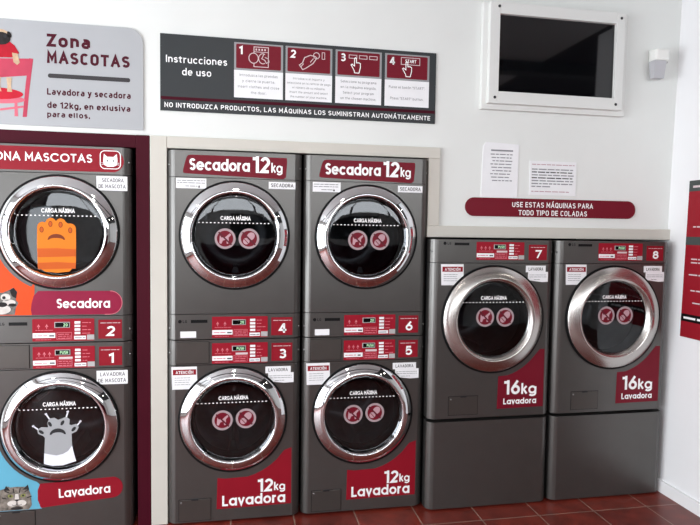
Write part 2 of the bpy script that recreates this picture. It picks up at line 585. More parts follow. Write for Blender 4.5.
def scribble(mb, x0, x1, z, h, y, m, fill=1.0, rnd=random):
    """a row of print too small to read: word-length dashes"""
    x = x0
    end = x0 + (x1 - x0) * fill
    while x < end - h:
        wl = min(rnd.uniform(1.5, 5.5) * h, end - x)
        mb.flat(rect(x, x + wl, z, z + h * 0.62), y, m)
        x += wl + h * 0.6


# ------------------------------------------------------------------ the shop room (setting)
XR = 2.925
b = MB()
b.box(-3.1, 5.7, -6.2, 1.1, -0.06, 0, 'terracotta_tiles')
struct(b.build('floor'))
b = MB()
b.box(-3.1, 2.9, -6.2, 0.3, 3.02, 3.1, 'ceiling_paint')
b.box(2.9, 5.7, -6.2, 0.3, 3.021, 3.1, 'ceiling_dark')
struct(b.build('ceiling'))
# machine wall: white panelling above and beside the openings the machines stand in
b = MB()
b.box(-3.1, 1.43, 0.02, 0.06, 2.0, 3.02, 'wall_paint')
b.box(1.43, XR + 0.1, 0.02, 0.06, 1.56, 3.02, 'wall_paint')
b.box(-3.1, -1.02, 0.02, 0.06, 0, 2.0, 'wall_paint')
struct(b.build('wall_back'))
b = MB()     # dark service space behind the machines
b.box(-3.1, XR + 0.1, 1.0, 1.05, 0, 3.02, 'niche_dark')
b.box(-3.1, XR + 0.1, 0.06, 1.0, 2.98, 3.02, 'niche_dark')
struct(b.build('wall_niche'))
b = MB()     # right wall, a touch out of plumb; it ends in a corner and the shop goes on to the right behind it
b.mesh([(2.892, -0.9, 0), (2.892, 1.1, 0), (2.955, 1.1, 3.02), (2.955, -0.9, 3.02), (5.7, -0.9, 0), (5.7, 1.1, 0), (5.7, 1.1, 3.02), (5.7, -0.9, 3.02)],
       [(0, 1, 2, 3), (4, 7, 6, 5), (0, 4, 5, 1), (3, 2, 6, 7), (0, 3, 7, 4), (1, 5, 6, 2)], 'wall_right_lit_tone')
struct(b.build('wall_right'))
b = MB()
b.box(5.6, 5.7, -6.2, -0.9, 0, 3.02, 'wall_rear_paint')
struct(b.build('wall_far_right'))
b = MB()
b.box(2.876, 2.90, -0.9, -0.04, 0, 0.072, 'wall_right_lit_tone')
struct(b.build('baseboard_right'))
# left wall with its window opening, street wall with a doorway and an added high light opening
b = MB()
b.box(-3.1, -2.9, -6.2, -4.3, 0, 3.02, 'wall_rear_paint')
b.box(-3.1, -2.9, -0.4, 1.1, 0, 3.02, 'wall_rear_paint')
b.box(-3.1, -2.9, -4.3, -0.4, 0, 0.2, 'wall_rear_paint')
b.box(-3.1, -2.9, -4.3, -0.4, 2.7, 3.02, 'wall_rear_paint')
struct(b.build('wall_left'))
b = MB()
b.box(-2.3, 5.6, -6.1, -5.9, 0, 2.05, 'wall_rear_paint')
b.box(-2.9, -2.3, -6.1, -5.9, 0, 0.25, 'wall_rear_paint')
b.box(-2.9, -2.5, -6.1, -5.9, 2.05, 3.02, 'wall_rear_paint')
b.box(4.1, 5.6, -6.1, -5.9, 2.05, 3.02, 'wall_rear_paint')
b.box(-2.5, 4.1, -6.1, -5.9, 2.85, 3.02, 'wall_rear_paint')
struct(b.build('wall_front'))
b = MB()
for yy in (-4.3, -3.35, -2.38, -1.42, -0.46):
    b.box(-2.98, -2.9, yy, yy + 0.06, 0.2, 2.7, 'window_frame')
b.box(-2.98, -2.9, -4.3, -0.4, 0.2, 0.26, 'window_frame')
b.box(-2.98, -2.9, -4.3, -0.4, 2.1, 2.16, 'window_frame')
struct(b.build('window_1'))
b = MB()  # bars across the added high light band, no known window
for k in range(7):
    b.box(-2.5 + 1.09 * k, -2.44 + 1.09 * k, -5.97, -5.9, 2.05, 2.85, 'window_frame')
struct(b.build('added_light_band_bars'))
b = MB()     # wine coloured panelling on the far wall
b.box(-0.6, 3.4, -5.9, -5.87, 0, 1.25, 'wine_board')
b.box(0.2, 2.6, -5.9, -5.88, 1.4, 1.95, 'sign_dark')
struct(b.build('trim_7'))
b = MB()     # dark beams under the ceiling
for yy in (-1.75, -2.9, -4.5):
    b.box(-2.9, 5.6, yy, yy + 0.14, 2.93, 3.02, 'poster_grey')
struct(b.build('trim_8'))
b = MB()
b.box(-2.9, -2.86, -5.9, -4.5, 0, 2.2, 'wine_board')
struct(b.build('trim_9'))

# white trim round the openings, wine boards round the pet machines
b = MB()
b.bevbox(-0.086, -0.003, 0.0, 0.06, 0, 2.026, 0.003, 'trim_white')
struct(b.build('trim_1'))
b = MB()
b.bevbox(-0.002, 1.457, 0.0, 0.06, 1.966, 2.026, 0.003, 'trim_white')
struct(b.build('trim_2'))
b = MB()
b.bevbox(1.391, 1.457, 0.001, 0.06, 1.594, 1.966, 0.003, 'trim_white')
struct(b.build('trim_3'))
b = MB()
b.bevbox(1.389, 2.93, -0.002, 0.055, 1.53, 1.594, 0.003, 'trim_white')
struct(b.build('trim_4'))
b = MB()
b.bevbox(-0.153, -0.088, 0.002, 0.06, 0, 2.026, 0.002, 'wine_board')
struct(b.build('trim_5'))
b = MB()
b.bevbox(-1.06, -0.154, 0.008, 0.06, 1.962, 2.026, 0.002, 'wine_board')
b.box(-1.06, -0.9, 0.008, 0.06, 0, 1.962, 'wine_board')
struct(b.build('trim_6'))

# round ceiling downlights, two rows
for i, (x, y) in enumerate([(0.35, -1.2), (0.35, -2.2), (0.35, -4.0), (0.35, -5.0), (3.6, -1.9), (3.6, -3.3), (-1.6, -1.6), (-1.6, -3.4)]):
    t = empty('ceiling_light', 'round white downlight in the ceiling over the shop floor', 'ceiling light', (x, y, 3.02), 'ceiling downlights')
    f = MB()
    vs = [(0.115, 0.0), (0.115, -0.012), (0.095, -0.02), (0.088, -0.012)]
    k, n = len(vs), 28
    f.mesh([(r * math.cos(2 * math.pi * q / n), r * math.sin(2 * math.pi * q / n), z) for q in range(n) for r, z in vs],
           [(q * k + c, q * k + c + 1, ((q + 1) % n) * k + c + 1, ((q + 1) % n) * k + c) for q in range(n) for c in range(k - 1)], 'plastic_white')
    f.build('frame', t)
    f = MB()
    f.face([(0.09 * math.cos(2 * math.pi * q / n), 0.09 * math.sin(2 * math.pi * q / n), -0.012) for q in range(n)][::-1], 'lamp')
    f.build('diffuser', t)

# ------------------------------------------------------------------ machines
T1, T2 = 0.0010, 0.0016          # sticker thickness, ink height


def outline(W, fy, by):
    """plan of a machine front: flat face with rolled side edges"""
    L = [(0, by), (0, 0.008), (0.003, 0.002), (0.011, -0.0085), (0.020, -0.0165), (0.029, -0.0217), (0.038, fy)]
    return L + [(W - x, y) for x, y in reversed(L)]


def tier(name, parent, W, fy, z0, z1, m='graphite', hole=None):
    """one storey of the machine front, with a round hole for the door if asked"""
    b = MB()
    ol = outline(W, fy, 0.05)
    if hole is None:
        b.plan(ol, z0, z1, m)
        return b.build(name, parent)
    cx, cz, r = hole
    # rolled sides, as strips
    for a, c in list(zip(ol[:6], ol[1:7])) + list(zip(ol[7:13], ol[8:14])):
        b.mesh([(a[0], a[1], z0), (c[0], c[1], z0), (c[0], c[1], z1), (a[0], a[1], z1)], [(0, 1, 2, 3)], m)
    for z in (z0, z1):
        b.face([(p[0], p[1], z) for p in ol], m)
    x0, x1 = ol[6][0], ol[7][0]
    angs = [2 * math.pi * i / 96 for i in range(96)]
    for px, pz in ((x0, z0), (x1, z0), (x1, z1), (x0, z1)):
        angs.append(math.atan2(pz - cz, px - cx) % (2 * math.pi))
    angs = sorted(set(angs))
    inn, out = [], []
    for a in angs:
        dx, dz = math.cos(a), math.sin(a)
        t = min([((x1 if dx > 0 else x0) - cx) / dx if abs(dx) > 1e-9 else 9, ((z1 if dz > 0 else z0) - cz) / dz if abs(dz) > 1e-9 else 9])
        out.append((cx + dx * t, fy, cz + dz * t))
        inn.append((cx + dx * r, fy, cz + dz * r))
    n = len(angs)
    b.mesh(out + inn, [(i, (i + 1) % n, n + (i + 1) % n, n + i) for i in range(n)], m)
    return b.build(name, parent)


def sticker(name, parent, poly, fy, m, thick=T1):
    b = MB()
    b.sheet(poly, fy - thick, fy + 0.0002, m)
    return b.build(name, parent)


def letters(name, parent, rows, y, m):
    b = MB()
    for r in rows:
        text(b, r[0], r[1], r[2], r[3], r[4], r[5], r[6], y, m, *r[7:])
    return b.build(name, parent)


def control_panel(parent, fy, x, zt, W, H, number, nx0, nx1, nz0, nz1, washer):
    """red control panel (display, keys, stickers) and the number plate beside it"""
    z0 = zt - H
    X = lambda u: x + u * W
    Z = lambda v: z0 + v * H
    p = sticker('control_panel', parent, rrect(X(0), X(1), Z(0), Z(1), 0.004), fy, 'red_bright', 0.002)
    y = fy - 0.002
    d = MB()
    d.bevbox(X(0.355), X(0.605), y - 0.003, y, Z(0.6), Z(0.86), 0.001, 'paper_grey')
    d.sheet(rect(X(0.37), X(0.59), Z(0.635), Z(0.83)), y - 0.0045, y - 0.002, 'display_black')
    d.build('display', p)
    letters('display_digits', p, [('PUSH' if washer else '20', X(0.44 if washer else 0.5), X(0.57), Z(0.66), 0.14 * H, 'd', 0.17)], y - 0.005, 'led_text')
    for k in range(4):
        bt = MB()
        bt.bevbox(X(0.68), X(0.775), y - 0.003, y, Z(0.83 - 0.16 * k - 0.055), Z(0.83 - 0.16 * k + 0.055), 0.0012, 'paper')
        bt.build('button', p)
    i = MB()
    rn = random.Random(number)
    for k in range(4):
        scribble(i, X(0.8), X(0.97), Z(0.80 - 0.16 * k), 0.05 * H, y - 0.0006, 'pink', rn.uniform(0.4, 1), rn)
    i.build('key_print', p)
    i = MB()
    for k in range(3 if washer else 2):
        ax = X(0.1 + (0.085 if washer else 0.13) * k)
        i.stroke([(ax, Z(0.55)), (ax, Z(0.72))], 0.003, y - 0.0006, 'pink')
        i.stroke([(ax - 0.006, Z(0.64)), (ax, Z(0.74)), (ax + 0.006, Z(0.64))], 0.003, y - 0.0006, 'pink')
    i.build('indicator_print', p)
    i = MB()
    scribble(i, X(0.05), X(0.34), Z(0.48), 0.035 * H, y - 0.0006, 'pink', 1, rn)
    scribble(i, X(0.05), X(0.3), Z(0.06), 0.035 * H, y - 0.0006, 'pink', 1, rn)
    i.build('panel_print', p)
    s = MB()
    s.sheet(rect(X(0.005), X(0.365), Z(0.15), Z(0.37)), y - 0.0008, y, 'paper')
    scribble(s, X(0.03), X(0.24), Z(0.23), 0.06 * H, y - 0.0012, 'pink', 1, rn)
    scribble(s, X(0.27), X(0.35), Z(0.21), 0.1 * H, y - 0.0012, 'ink', 1, rn)
    s.build('price_sticker', p)
    s = MB()
    s.stroke([(X(0.39), Z(0.08)), (X(0.63), Z(0.08)), (X(0.63), Z(0.38)), (X(0.39), Z(0.38))], 0.002, y - 0.0008, 'pink', True)
    for k in range(3):
        scribble(s, X(0.41), X(0.62), Z(0.29 - 0.09 * k), 0.05 * H, y - 0.0008, 'pink', 1, rn)
    if washer:
        s.sheet(rect(X(0.42), X(0.64), Z(0.42), Z(0.52)), y - 0.0008, y, 'ring_white')
    s.build('caution_print', p)
    s = MB()
    s.sheet(rect(X(0.67), X(0.86), Z(0.06), Z(0.22)), y - 0.0008, y, 'paper')
    scribble(s, X(0.68), X(0.85), Z(0.11), 0.07 * H, y - 0.0012, 'ink_grey', 1, rn)
    s.build('code_sticker', p)
    s = MB()
    s.sheet(rect(X(0.88), X(1.0), Z(0.04), Z(0.27)), y - 0.0008, y, 'paper_grey')
    s.build('grey_sticker', p)
    q = sticker('number_plate', parent, rrect(nx0, nx1, nz0, nz1, 0.003), fy, 'red', 0.002)
    h = (nz1 - nz0)
    gw = 0.013 if number == 1 else 0.0215
    cx = (nx0 + nx1) / 2 + 0.004
    letters('numeral', q, [(str(number), cx - gw, cx + gw, nz0 + 0.13 * h, 0.53 * h, 'd', 0.2)], fy - 0.0026, 'white_ink')
    i = MB()
    scribble(i, nx0 + 0.01, nx1 - 0.008, nz1 - 0.19 * h, 0.055 * h, fy - 0.0026, 'ring_white', 1, rn)
    i.build('plate_print', q)


def warning_icon(parent, cx, cz, r, y, kind):
    b = MB()
    b.disc(cx, cz, r, y, 'sticker_ring')
    b.disc(cx, cz, r * 0.78, y - 0.0004, 'red_dark')
    yy = y - 0.0008
    k = r * 0.5
    if kind == 'animal':       # a little dog
        b.flat([(cx - k * 1.1, cz - k * 0.9), (cx - k * 0.7, cz - k * 1.0), (cx - k * 0.45, cz - k * 0.4), (cx + k * 0.2, cz - k * 0.2), (cx + k * 0.35, cz - k * 1.0), (cx + k * 0.7, cz - k * 0.9),
                (cx + k * 0.65, cz + k * 0.2), (cx + k * 1.15, cz + k * 0.75), (cx + k * 0.95, cz + k * 1.05), (cx + k * 0.5, cz + k * 0.7), (cx + k * 0.05, cz + k * 0.3), (cx - k * 0.7, cz + k * 0.2), (cx - k * 1.0, cz + k * 0.6), (cx - k * 1.05, cz - k * 0.1)], yy, 'sticker_pink')
    else:                      # a shoe seen from above
        b.flat(ell(cx + k * 0.35, cz + k * 0.45, k * 0.85, k * 0.7, 20, 0.8), yy, 'sticker_pink')
        b.flat(ell(cx - k * 0.5, cz - k * 0.5, k * 0.65, k * 0.62, 20, 0.8), yy, 'sticker_pink')
        b.stroke([(cx - k * 0.9, cz - k * 0.1), (cx - k * 0.1, cz - k * 0.95)], k * 0.14, yy - 0.0003, 'red_dark')
    b.stroke([(cx - r * 0.62, cz + r * 0.62), (cx + r * 0.62, cz - r * 0.62)], r * 0.15, yy - 0.0006, 'red_slash')
    return b.build('warning_sticker', parent)


def door(parent, fy, cx, cz, ro, ri, style, line_z, line_dx, icons=None):
    """porthole door: black gasket, ring, inner lip, smoked glass, drum behind"""
    g = MB()
    g.lathe([(ro + 0.007, fy + 0.001), (ro + 0.007, fy - 0.009), (ro + 0.002, fy - 0.012), (ro - 0.006, fy - 0.008), (ro - 0.02, fy + 0.004)], cx, cz, 'gasket')
    g.build('door_gasket', parent)
    d = MB()
    wd = ro - ri
    if style == 'chrome':
        prof = [(ro, fy + 0.002), (ro - 0.001, fy - 0.008)]
        for i in range(13):
            t = i / 12
            prof.append((ro - 0.003 - (wd - 0.015) * t, fy - 0.003 - 0.040 * math.sin(math.radians(15 + 60 * t))))
        prof += [(ri + 0.007, fy - 0.041), (ri + 0.003, fy - 0.038), (ri - 0.001, fy - 0.026), (ri - 0.008, fy - 0.010)]
        mt = 'chrome'
    else:
        prof = [(ro, fy + 0.002), (ro - 0.002, fy - 0.012), (ro - 0.007, fy - 0.018), (ri + 0.018, fy - 0.040), (ri + 0.012, fy - 0.041), (ri, fy - 0.028), (ri - 0.010, fy - 0.006)]
        mt = 'satin_steel'
    d.lathe(prof, cx, cz, mt, 96)
    ring = d.build('door_ring', parent)
    lip = MB()
    lip.lathe([(ri - 0.001, fy - 0.014), (ri - 0.003, fy - 0.016), (ri - 0.006, fy - 0.014), (ri - 0.006, fy - 0.004)], cx, cz, 'chrome', 96)
    lip.build('inner_lip', ring)
    gl = MB()
    gy = fy - 0.012
    prof = [(ri - 0.005, gy + 0.004)] + [((ri - 0.006) * math.cos(a), gy + 0.002 - 0.004 * math.sin(a)) for a in [math.radians(x) for x in (0, 15, 30, 45, 60, 75, 88)]] + [(0.0005, gy - 0.002)]
    gl.lathe(prof, cx, cz, 'smoked_glass', 72)
    glass = gl.build('door_glass', parent)
    yy = gy - 0.0035
    t = MB()
    hw = 0.076
    text(t, 'CARGA MÁXIMA', cx + line_dx - hw, cx + line_dx + hw, line_z + 0.014, 0.021, 'g', 0.18, yy, 'white_ink')
    n = 19
    L = (ri - 0.012) * 0.92
    for i in range(n):
        xx = cx - L + 2 * L * i / n
        t.flat(rect(xx, xx + L / n * 0.8, line_z - 0.0025, line_z + 0.0025), yy, 'white_ink')
    t.build('load_line_print', glass)
    if icons:
        for kind, ix, iz in icons:
            warning_icon(glass, ix, iz, 0.053, yy - 0.0004, kind)
    # drum
    dr = MB()
    dr.lathe([(ri + 0.02, fy + 0.012), (ri + 0.004, fy + 0.03), (ri - 0.012, fy + 0.085), (ri - 0.004, fy + 0.10)], cx, cz, 'gasket', 64)
    dr.lathe([(ri - 0.004, fy + 0.10), (ri + 0.03, fy + 0.12), (ri + 0.03, fy + 0.50), (ri - 0.02, fy + 0.55), (0.08, fy + 0.56), (0.075, fy + 0.53), (0.001, fy + 0.52)], cx, cz, 'drum', 64)
    for k in range(3):
        a = math.radians(30 + 120 * k)
        ca, sa = math.cos(a), math.sin(a)
        q = []
        for (u, rr) in ((-0.03, ri + 0.03), (-0.01, ri - 0.04), (0.01, ri - 0.04), (0.03, ri + 0.03)):
            q.append((cx + rr * ca - u * sa, cz + rr * sa + u * ca))
        dr.sheet(q, fy + 0.16, fy + 0.48, 'drum')
    dr.build('drum', parent)
    return glass


def case(parent, W, fy, z0, z1):
    """dark body behind the front: sides, top, bottom, back"""
    c = MB()
    D = 0.70
    t = 0.012
    e = 0.004
    c.box(e, e + t, 0.052, D, z0, z1, 'dark_case')
    c.box(W - e - t, W - e, 0.052, D, z0, z1, 'dark_case')
    c.box(e + t, W - e - t, 0.052, D, z0, z0 + t, 'dark_case')
    c.box(e + t, W - e - t, 0.052, D, z1 - t, z1, 'dark_case')
    c.box(e + t, W - e - t, D - t, D, z0 + t, z1 - t, 'dark_case')
    c.build('casing', parent)


def screws(parent, W, zs):
    for z in zs:
        for x, y in ((0.010, -0.006), (W - 0.010, -0.006)):
            s = MB()
            s.lathe([(0.0055, y + 0.006), (0.0055, y - 0.002), (0.003, y - 0.004), (0.0001, y - 0.004)], x, z, 'screw', 12)
            s.build('screw', parent)


def brand_mark(parent, x, z, y):
    b = MB()
    b.disc(x, z, 0.009, y, 'black', 20)
    text(b, 'LG', x + 0.014, x + 0.036, z - 0.007, 0.014, 'd', 0.2, y, 'dark_case')
    b.build('maker_mark', parent)


W12 = 0.686
FY = -0.025


def dryer(x, number, label, dx=0.0, pet=False, group=None):
    t = empty('tumble_dryer', label, 'dryer', (x, 0, 0.983), group)
    H = 0.972
    case(t, W12, FY, 0.002, H)
    tier('control_fascia', t, W12, FY, 0.002, 0.1315)
    cx, cz = (0.340, 0.543) if not pet else (0.352, 0.548)
    tier('front_panel', t, W12, FY, 0.1345, 0.8355, hole=(cx, cz, 0.266))
    hd = tier('header_panel', t, W12, FY, 0.8385, H)
    screws(t, W12, (0.90, 0.06))
    y1 = FY - T1 - 0.0006
    # left part of the fascia: slot, maker's mark
    s = MB()
    s.box(0.117, 0.2, FY - 0.002, FY, 0.088, 0.104, 'black')
    s.build('vent_slot', t)
    brand_mark(t, 0.062, 0.096, FY - 0.0006)
    off = 0.0 if not pet else 0.0
    control_panel(t, FY, 0.223, 0.119, 0.287, 0.111, number, 0.529, 0.641, 0.016, 0.112, False)
    if not pet:
        sticker('blank_label', t, rect(0.064, 0.143, 0.011, 0.044), FY, 'paper')
        poly = [(0.105, 0.948), (0.118, 0.951), (0.604, 0.951), (0.606, 0.93), (0.60, 0.85), (0.585, 0.840), (0.09, 0.856), (0.078, 0.86), (0.079, 0.875), (0.09, 0.92), (0.097, 0.94)]
        s = sticker('header_sticker', hd, poly, FY, 'red_dark')
        letters('lettering', s, [('Secadora', 0.111, 0.412, 0.874, 0.060, 'g', 0.19), ('12', 0.426, 0.516, 0.868, 0.084, 'd', 0.2), ('kg', 0.523, 0.581, 0.872, 0.048, 'g', 0.16)], y1, 'white_ink') if False else None
        b = MB()
        text(b, 'Secadora', 0.111, 0.412, 0.873, 0.060, 'g', 0.19, y1, 'white_ink')
        text(b, '12', 0.428, 0.517, 0.869, 0.083, 'g', 0.19, y1, 'white_ink')
        text(b, 'kg', 0.524, 0.581, 0.873, 0.050, 'g', 0.16, y1, 'white_ink')
        b.build('lettering', hd)
        p = sticker('notice_sticker', t, rect(0.044, 0.194, 0.780, 0.832), FY, 'paper')
        b = MB()
        rn = random.Random(number + 40)
        for k in range(2):
            scribble(b, 0.05, 0.188, 0.818 - 0.012 * k, 0.006, FY - T2, 'ink_grey', 1, rn)
        scribble(b, 0.09, 0.15, 0.79, 0.006, FY - T2, 'ink_grey', 1, rn)
        b.flat([(0.152, 0.785), (0.164, 0.785), (0.158, 0.799)], FY - T2, 'ink')
        b.build('notice_print', p)
        p = sticker('name_sticker', t, rect(0.511, 0.650, 0.789, 0.825), FY, 'paper')
        letters('name_print', p, [('SECADORA', 0.522, 0.640, 0.798, 0.019, 'd', 0.15)], FY - T2, 'ink')
        door(t, FY, cx, cz, 0.276, 0.214, 'chrome', 0.607, 0.002, [('animal', 0.289, 0.526), ('shoe', 0.410, 0.527)])
        return t
    # ---- pet dryer dress
    poly = [(0.02, 0.962), (0.61, 0.962)] + arc(0.59, 0.904, 0.066, 0.058, 70, -70, 10) + [(0.02, 0.848)]
    s = sticker('header_sticker', hd, poly, FY, 'red')
    b = MB()
    text(b, 'ZONA MASCOTAS', 0.032, 0.508, 0.892, 0.041, 'g', 0.17, y1, 'white_ink')
    b.build('lettering', hd)
    b = MB()      # cat head emblem in a rounded frame
    b.stroke(rrect(0.545, 0.640, 0.866, 0.954, 0.022), 0.004, y1, 'white_ink', True)
    b.flat([(0.562, 0.885), (0.578, 0.876), (0.607, 0.876), (0.623, 0.885), (0.626, 0.905), (0.623, 0.940), (0.607, 0.925), (0.578, 0.925), (0.562, 0.940), (0.559, 0.905)], y1, 'white_ink')
    for sx in (-1, 1):
        b.disc(0.5925 + sx * 0.014, 0.905, 0.004, y1 - 0.0006, 'ink', 10)
        for k in range(2):
            b.stroke([(0.5925 + sx * 0.028, 0.893 - 0.004 * k), (0.5925 + sx * 0.042, 0.895 - 0.010 * k)], 0.002, y1, 'white_ink')
    b.flat([(0.589, 0.896), (0.596, 0.896), (0.5925, 0.892)], y1 - 0.0006, 'ink')
    b.build('cat_emblem', hd)
    p = sticker('name_sticker', t, rect(0.527, 0.672, 0.758, 0.829), FY - 0.003, 'paper', 0.001)
    letters('name_print', p, [('SECADORA', 0.553, 0.655, 0.800, 0.019, 'd', 0.13), ('DE MASCOTA', 0.537, 0.664, 0.770, 0.019, 'd', 0.13)], FY - 0.0046, 'ink')
    # orange picture sticker with the dog, magenta name pill
    poly = [(0.02, 0.139), (0.22, 0.139), (0.235, 0.25), (0.235, 0.30)] + [(cx - 0.300 * math.cos(math.radians(a)), cz - 0.300 * math.sin(math.radians(a))) for a in range(64, 2, -6)] + [(0.02, 0.5)]
    sticker('picture_sticker', t, poly, FY, 'orange', 0.0008)
    dg = MB()
    yy = FY - 0.0014
    dg.flat([(0.02, 0.142), (0.145, 0.142), (0.150, 0.175), (0.162, 0.20), (0.150, 0.215), (0.158, 0.255), (0.140, 0.275), (0.118, 0.262), (0.09, 0.25), (0.06, 0.255), (0.03, 0.27), (0.02, 0.26)], yy, 'fur_grey')
    dg.flat([(0.125, 0.262), (0.142, 0.275), (0.157, 0.252), (0.152, 0.222), (0.132, 0.235)], yy - 0.0004, 'fur_dark')
    dg.flat(ell(0.105, 0.228, 0.022, 0.018), yy - 0.0004, 'fur_light')
    dg.flat(ell(0.120, 0.203, 0.03, 0.014), yy - 0.0004, 'fur_light')
    dg.flat(ell(0.078, 0.168, 0.05, 0.024), yy - 0.0004, 'fur_light')
    dg.flat(ell(0.09, 0.192, 0.022, 0.012), yy - 0.0008, 'fur_dark')
    dg.flat(ell(0.135, 0.190, 0.018, 0.008), yy - 0.0008, 'fur_dark')
    for ex, ez in ((0.098, 0.226), (0.06, 0.224)):
        dg.flat(ell(ex, ez, 0.008, 0.008, 12), yy - 0.001, 'paw_ink')
    dg.build('dog_picture', t)
    poly = [(0.222, 0.139), (0.590, 0.139)] + arc(0.590, 0.198, 0.052, 0.059, -90, 90, 12) + [(0.252, 0.258), (0.232, 0.235), (0.222, 0.20), (0.218, 0.165)]
    s = sticker('name_pill', t, poly, FY, 'magenta', 0.0018)
    b = MB()
    b.stroke([(0.56, 0.139)] + arc(0.586, 0.198, 0.057, 0.059, -90, 90, 14), 0.003, FY - 0.0024, 'pink')
    b.build('pill_edge', s)
    letters('lettering', s, [('Secadora', 0.337, 0.585, 0.172, 0.047, 'g', 0.17)], FY - 0.0025, 'white_ink')
    glass = door(t, FY, cx, cz, 0.276, 0.214, 'chrome', 0.629, 0.0, None)
    # orange paw on the glass
    yy = FY - 0.0165
    pw = MB()
    L, R, Bz = 0.257, 0.431, 0.357
    out = [(L, Bz + 0.02), (L - 0.002, 0.50), (L, 0.565)] + arc(L + 0.024, 0.572, 0.024, 0.026, 180, 60, 6) + arc(L + 0.062, 0.592, 0.024, 0.026, 160, 30, 6) + arc(L + 0.107, 0.590, 0.024, 0.026, 150, 20, 6) + arc(R - 0.024, 0.566, 0.026, 0.026, 110, -10, 6) + [(R + 0.002, 0.50), (R, Bz + 0.03), (0.40, Bz - 0.002), (0.345, Bz - 0.008), (0.29, Bz - 0.002)]
    pw.sheet(out, yy - 0.0008, yy, 'paw_orange')
    q = yy - 0.0014
    pw.flat([(L + 0.001, 0.425), (R, 0.43), (R, 0.465), (0.345, 0.47), (L, 0.468)], q, 'paw_band')
    pw.flat([(L + 0.001, 0.366), (R - 0.001, 0.370), (R, 0.398), (0.345, 0.402), (L + 0.001, 0.398)], q, 'paw_band')
    for tx, tz in ((L + 0.020, 0.560), (L + 0.060, 0.588), (L + 0.106, 0.585), (R - 0.024, 0.558)):
        pw.stroke(ell(tx, tz, 0.008, 0.013, 14), 0.003, q, 'paw_brown', True)
        pw.flat(ell(tx, tz, 0.007, 0.012, 14), q + 0.0003, 'paw_band')
    pad = arc(0.343, 0.510, 0.040, 0.030, 0, 180, 10) + arc(0.343, 0.512, 0.032, 0.008, 180, 0, 8)
    pw.flat(pad, q, 'paw_brown')
    pw.build('orange_paw_sticker', glass)
    return t


def red_swoosh(parent, cx, cz, r, x0, x1, zb, zl, zr, fy, words, m='red'):
    """capacity sticker whose upper edge follows the door"""
    a0 = math.degrees(math.acos(max(-1, min(1, (x0 + 0.02 - cx) / r))))
    top = []
    for k in range(11):
        u = k / 10
        x = x0 + 0.004 + (x1 - x0 - 0.004) * u
        # lower arc of the ring, flattened at the left end
        dz = r * r - (x - cx) ** 2
        zc = cz - math.sqrt(dz) if dz > 0 else zr
        top.append((x, max(zl + 0.006 * math.sin(u * math.pi), min(zc, zr))))
    top[-1] = (x1, zr)
    poly = [(x0, zb), (x1, zb + 0.004)] + top[::-1]
    s = sticker('capacity_sticker', parent, poly, fy, m)
    letters('lettering', s, words, fy - T2 - 0.0004, 'white_ink')


def service_cover(parent, x0, x1, z0, z1, fy):
    c = MB()
    c.sheet(rect(x0 - 0.0025, x1 + 0.0025, z0 - 0.0025, z1 + 0.0025), fy - 0.0006, fy, 'black')
    c.bevbox(x0, x1, fy - 0.003, fy, z0, z1, 0.0012, 'graphite_lid')
    xm = (x0 + x1) / 2
    c.bevbox(xm - 0.018, xm + 0.018, fy - 0.0042, fy, z1 - 0.006, z1 + 0.004, 0.001, 'metal_dark')
    o = c.build('filter_cover', parent)
    s = MB()
    s.lathe([(0.005, fy - 0.002), (0.005, fy - 0.005), (0.0001, fy - 0.006)], x0 + 0.012, z1 - 0.014, 'screw', 12)
    s.build('cover_screw', o)


def attention(parent, x0, x1, z0, z1, fy, seed):
    s = MB()
    s.sheet([(x0 + 0.004, z0), (x1 - 0.025, z0), (x1 + 0.002, z0 + (z1 - z0) * 0.3), (x1, z1), (x0, z1)], fy - T1, fy + 0.0002, 'paper')
    p = s.build('attention_sticker', parent)
    i = MB()
    h = z1 - z0
    y = fy - T2
    i.flat(rect(x0 + 0.008, x1 - 0.004, z1 - 0.36 * h, z1 - 0.12 * h), y, 'red')
    text(i, 'ATENCIÓN', x0 + 0.022, x1 - 0.018, z1 - 0.31 * h, 0.13 * h, 'd', 0.17, y - 0.0005, 'white_ink')
    rn = random.Random(seed)
    for k in range(4):
        scribble(i, x0 + 0.016, x1 - 0.03, z1 - (0.5 + 0.1 * k) * h, 0.035 * h, y, 'ink_grey', 0.95, rn)
    i.build('attention_print', p)


def name_notes(parent, x0, x1, z0, z1, fy, seed):
    h = z1 - z0
    n = sticker('notice_sticker', parent, [(x0 + 0.014, z0 + 0.12 * h), (x0 + 0.1, z0), (x1, z0 + 0.02 * h), (x1, z0 + 0.62 * h), (x0 + 0.014, z0 + 0.6 * h)], fy, 'paper')
    rn = random.Random(seed)
    i = MB()
    for k in range(2):
        scribble(i, x0 + 0.022, x1 - 0.01, z0 + (0.42 - 0.12 * k) * h, 0.05 * h, fy - T2, 'ink_grey', 1, rn)
    scribble(i, x0 + 0.05, x1 - 0.05, z0 + 0.14 * h, 0.05 * h, fy - T2, 'ink_grey', 1, rn)
    i.build('notice_print', n)
    s = sticker('name_sticker', parent, rect(x0, x1 - 0.016, z0 + 0.6 * h, z1), fy, 'paper', 0.0018)
    letters('name_print', s, [('LAVADORA', x0 + 0.016, x1 - 0.032, z0 + 0.7 * h, 0.19 * h, 'd', 0.14)], fy - 0.0024, 'ink')


def feet(parent, W, fy):
    for x in (0.06, W - 0.06):
        for y in (0.03, 0.62):
            f = MB()
            n = 14
            vs = [(x + 0.02 * math.cos(2 * math.pi * i / n), y + 0.02 * math.sin(2 * math.pi * i / n)) for i in range(n)]
            f.plan(vs, 0.0, 0.016, 'black')
            f.build('foot', parent)


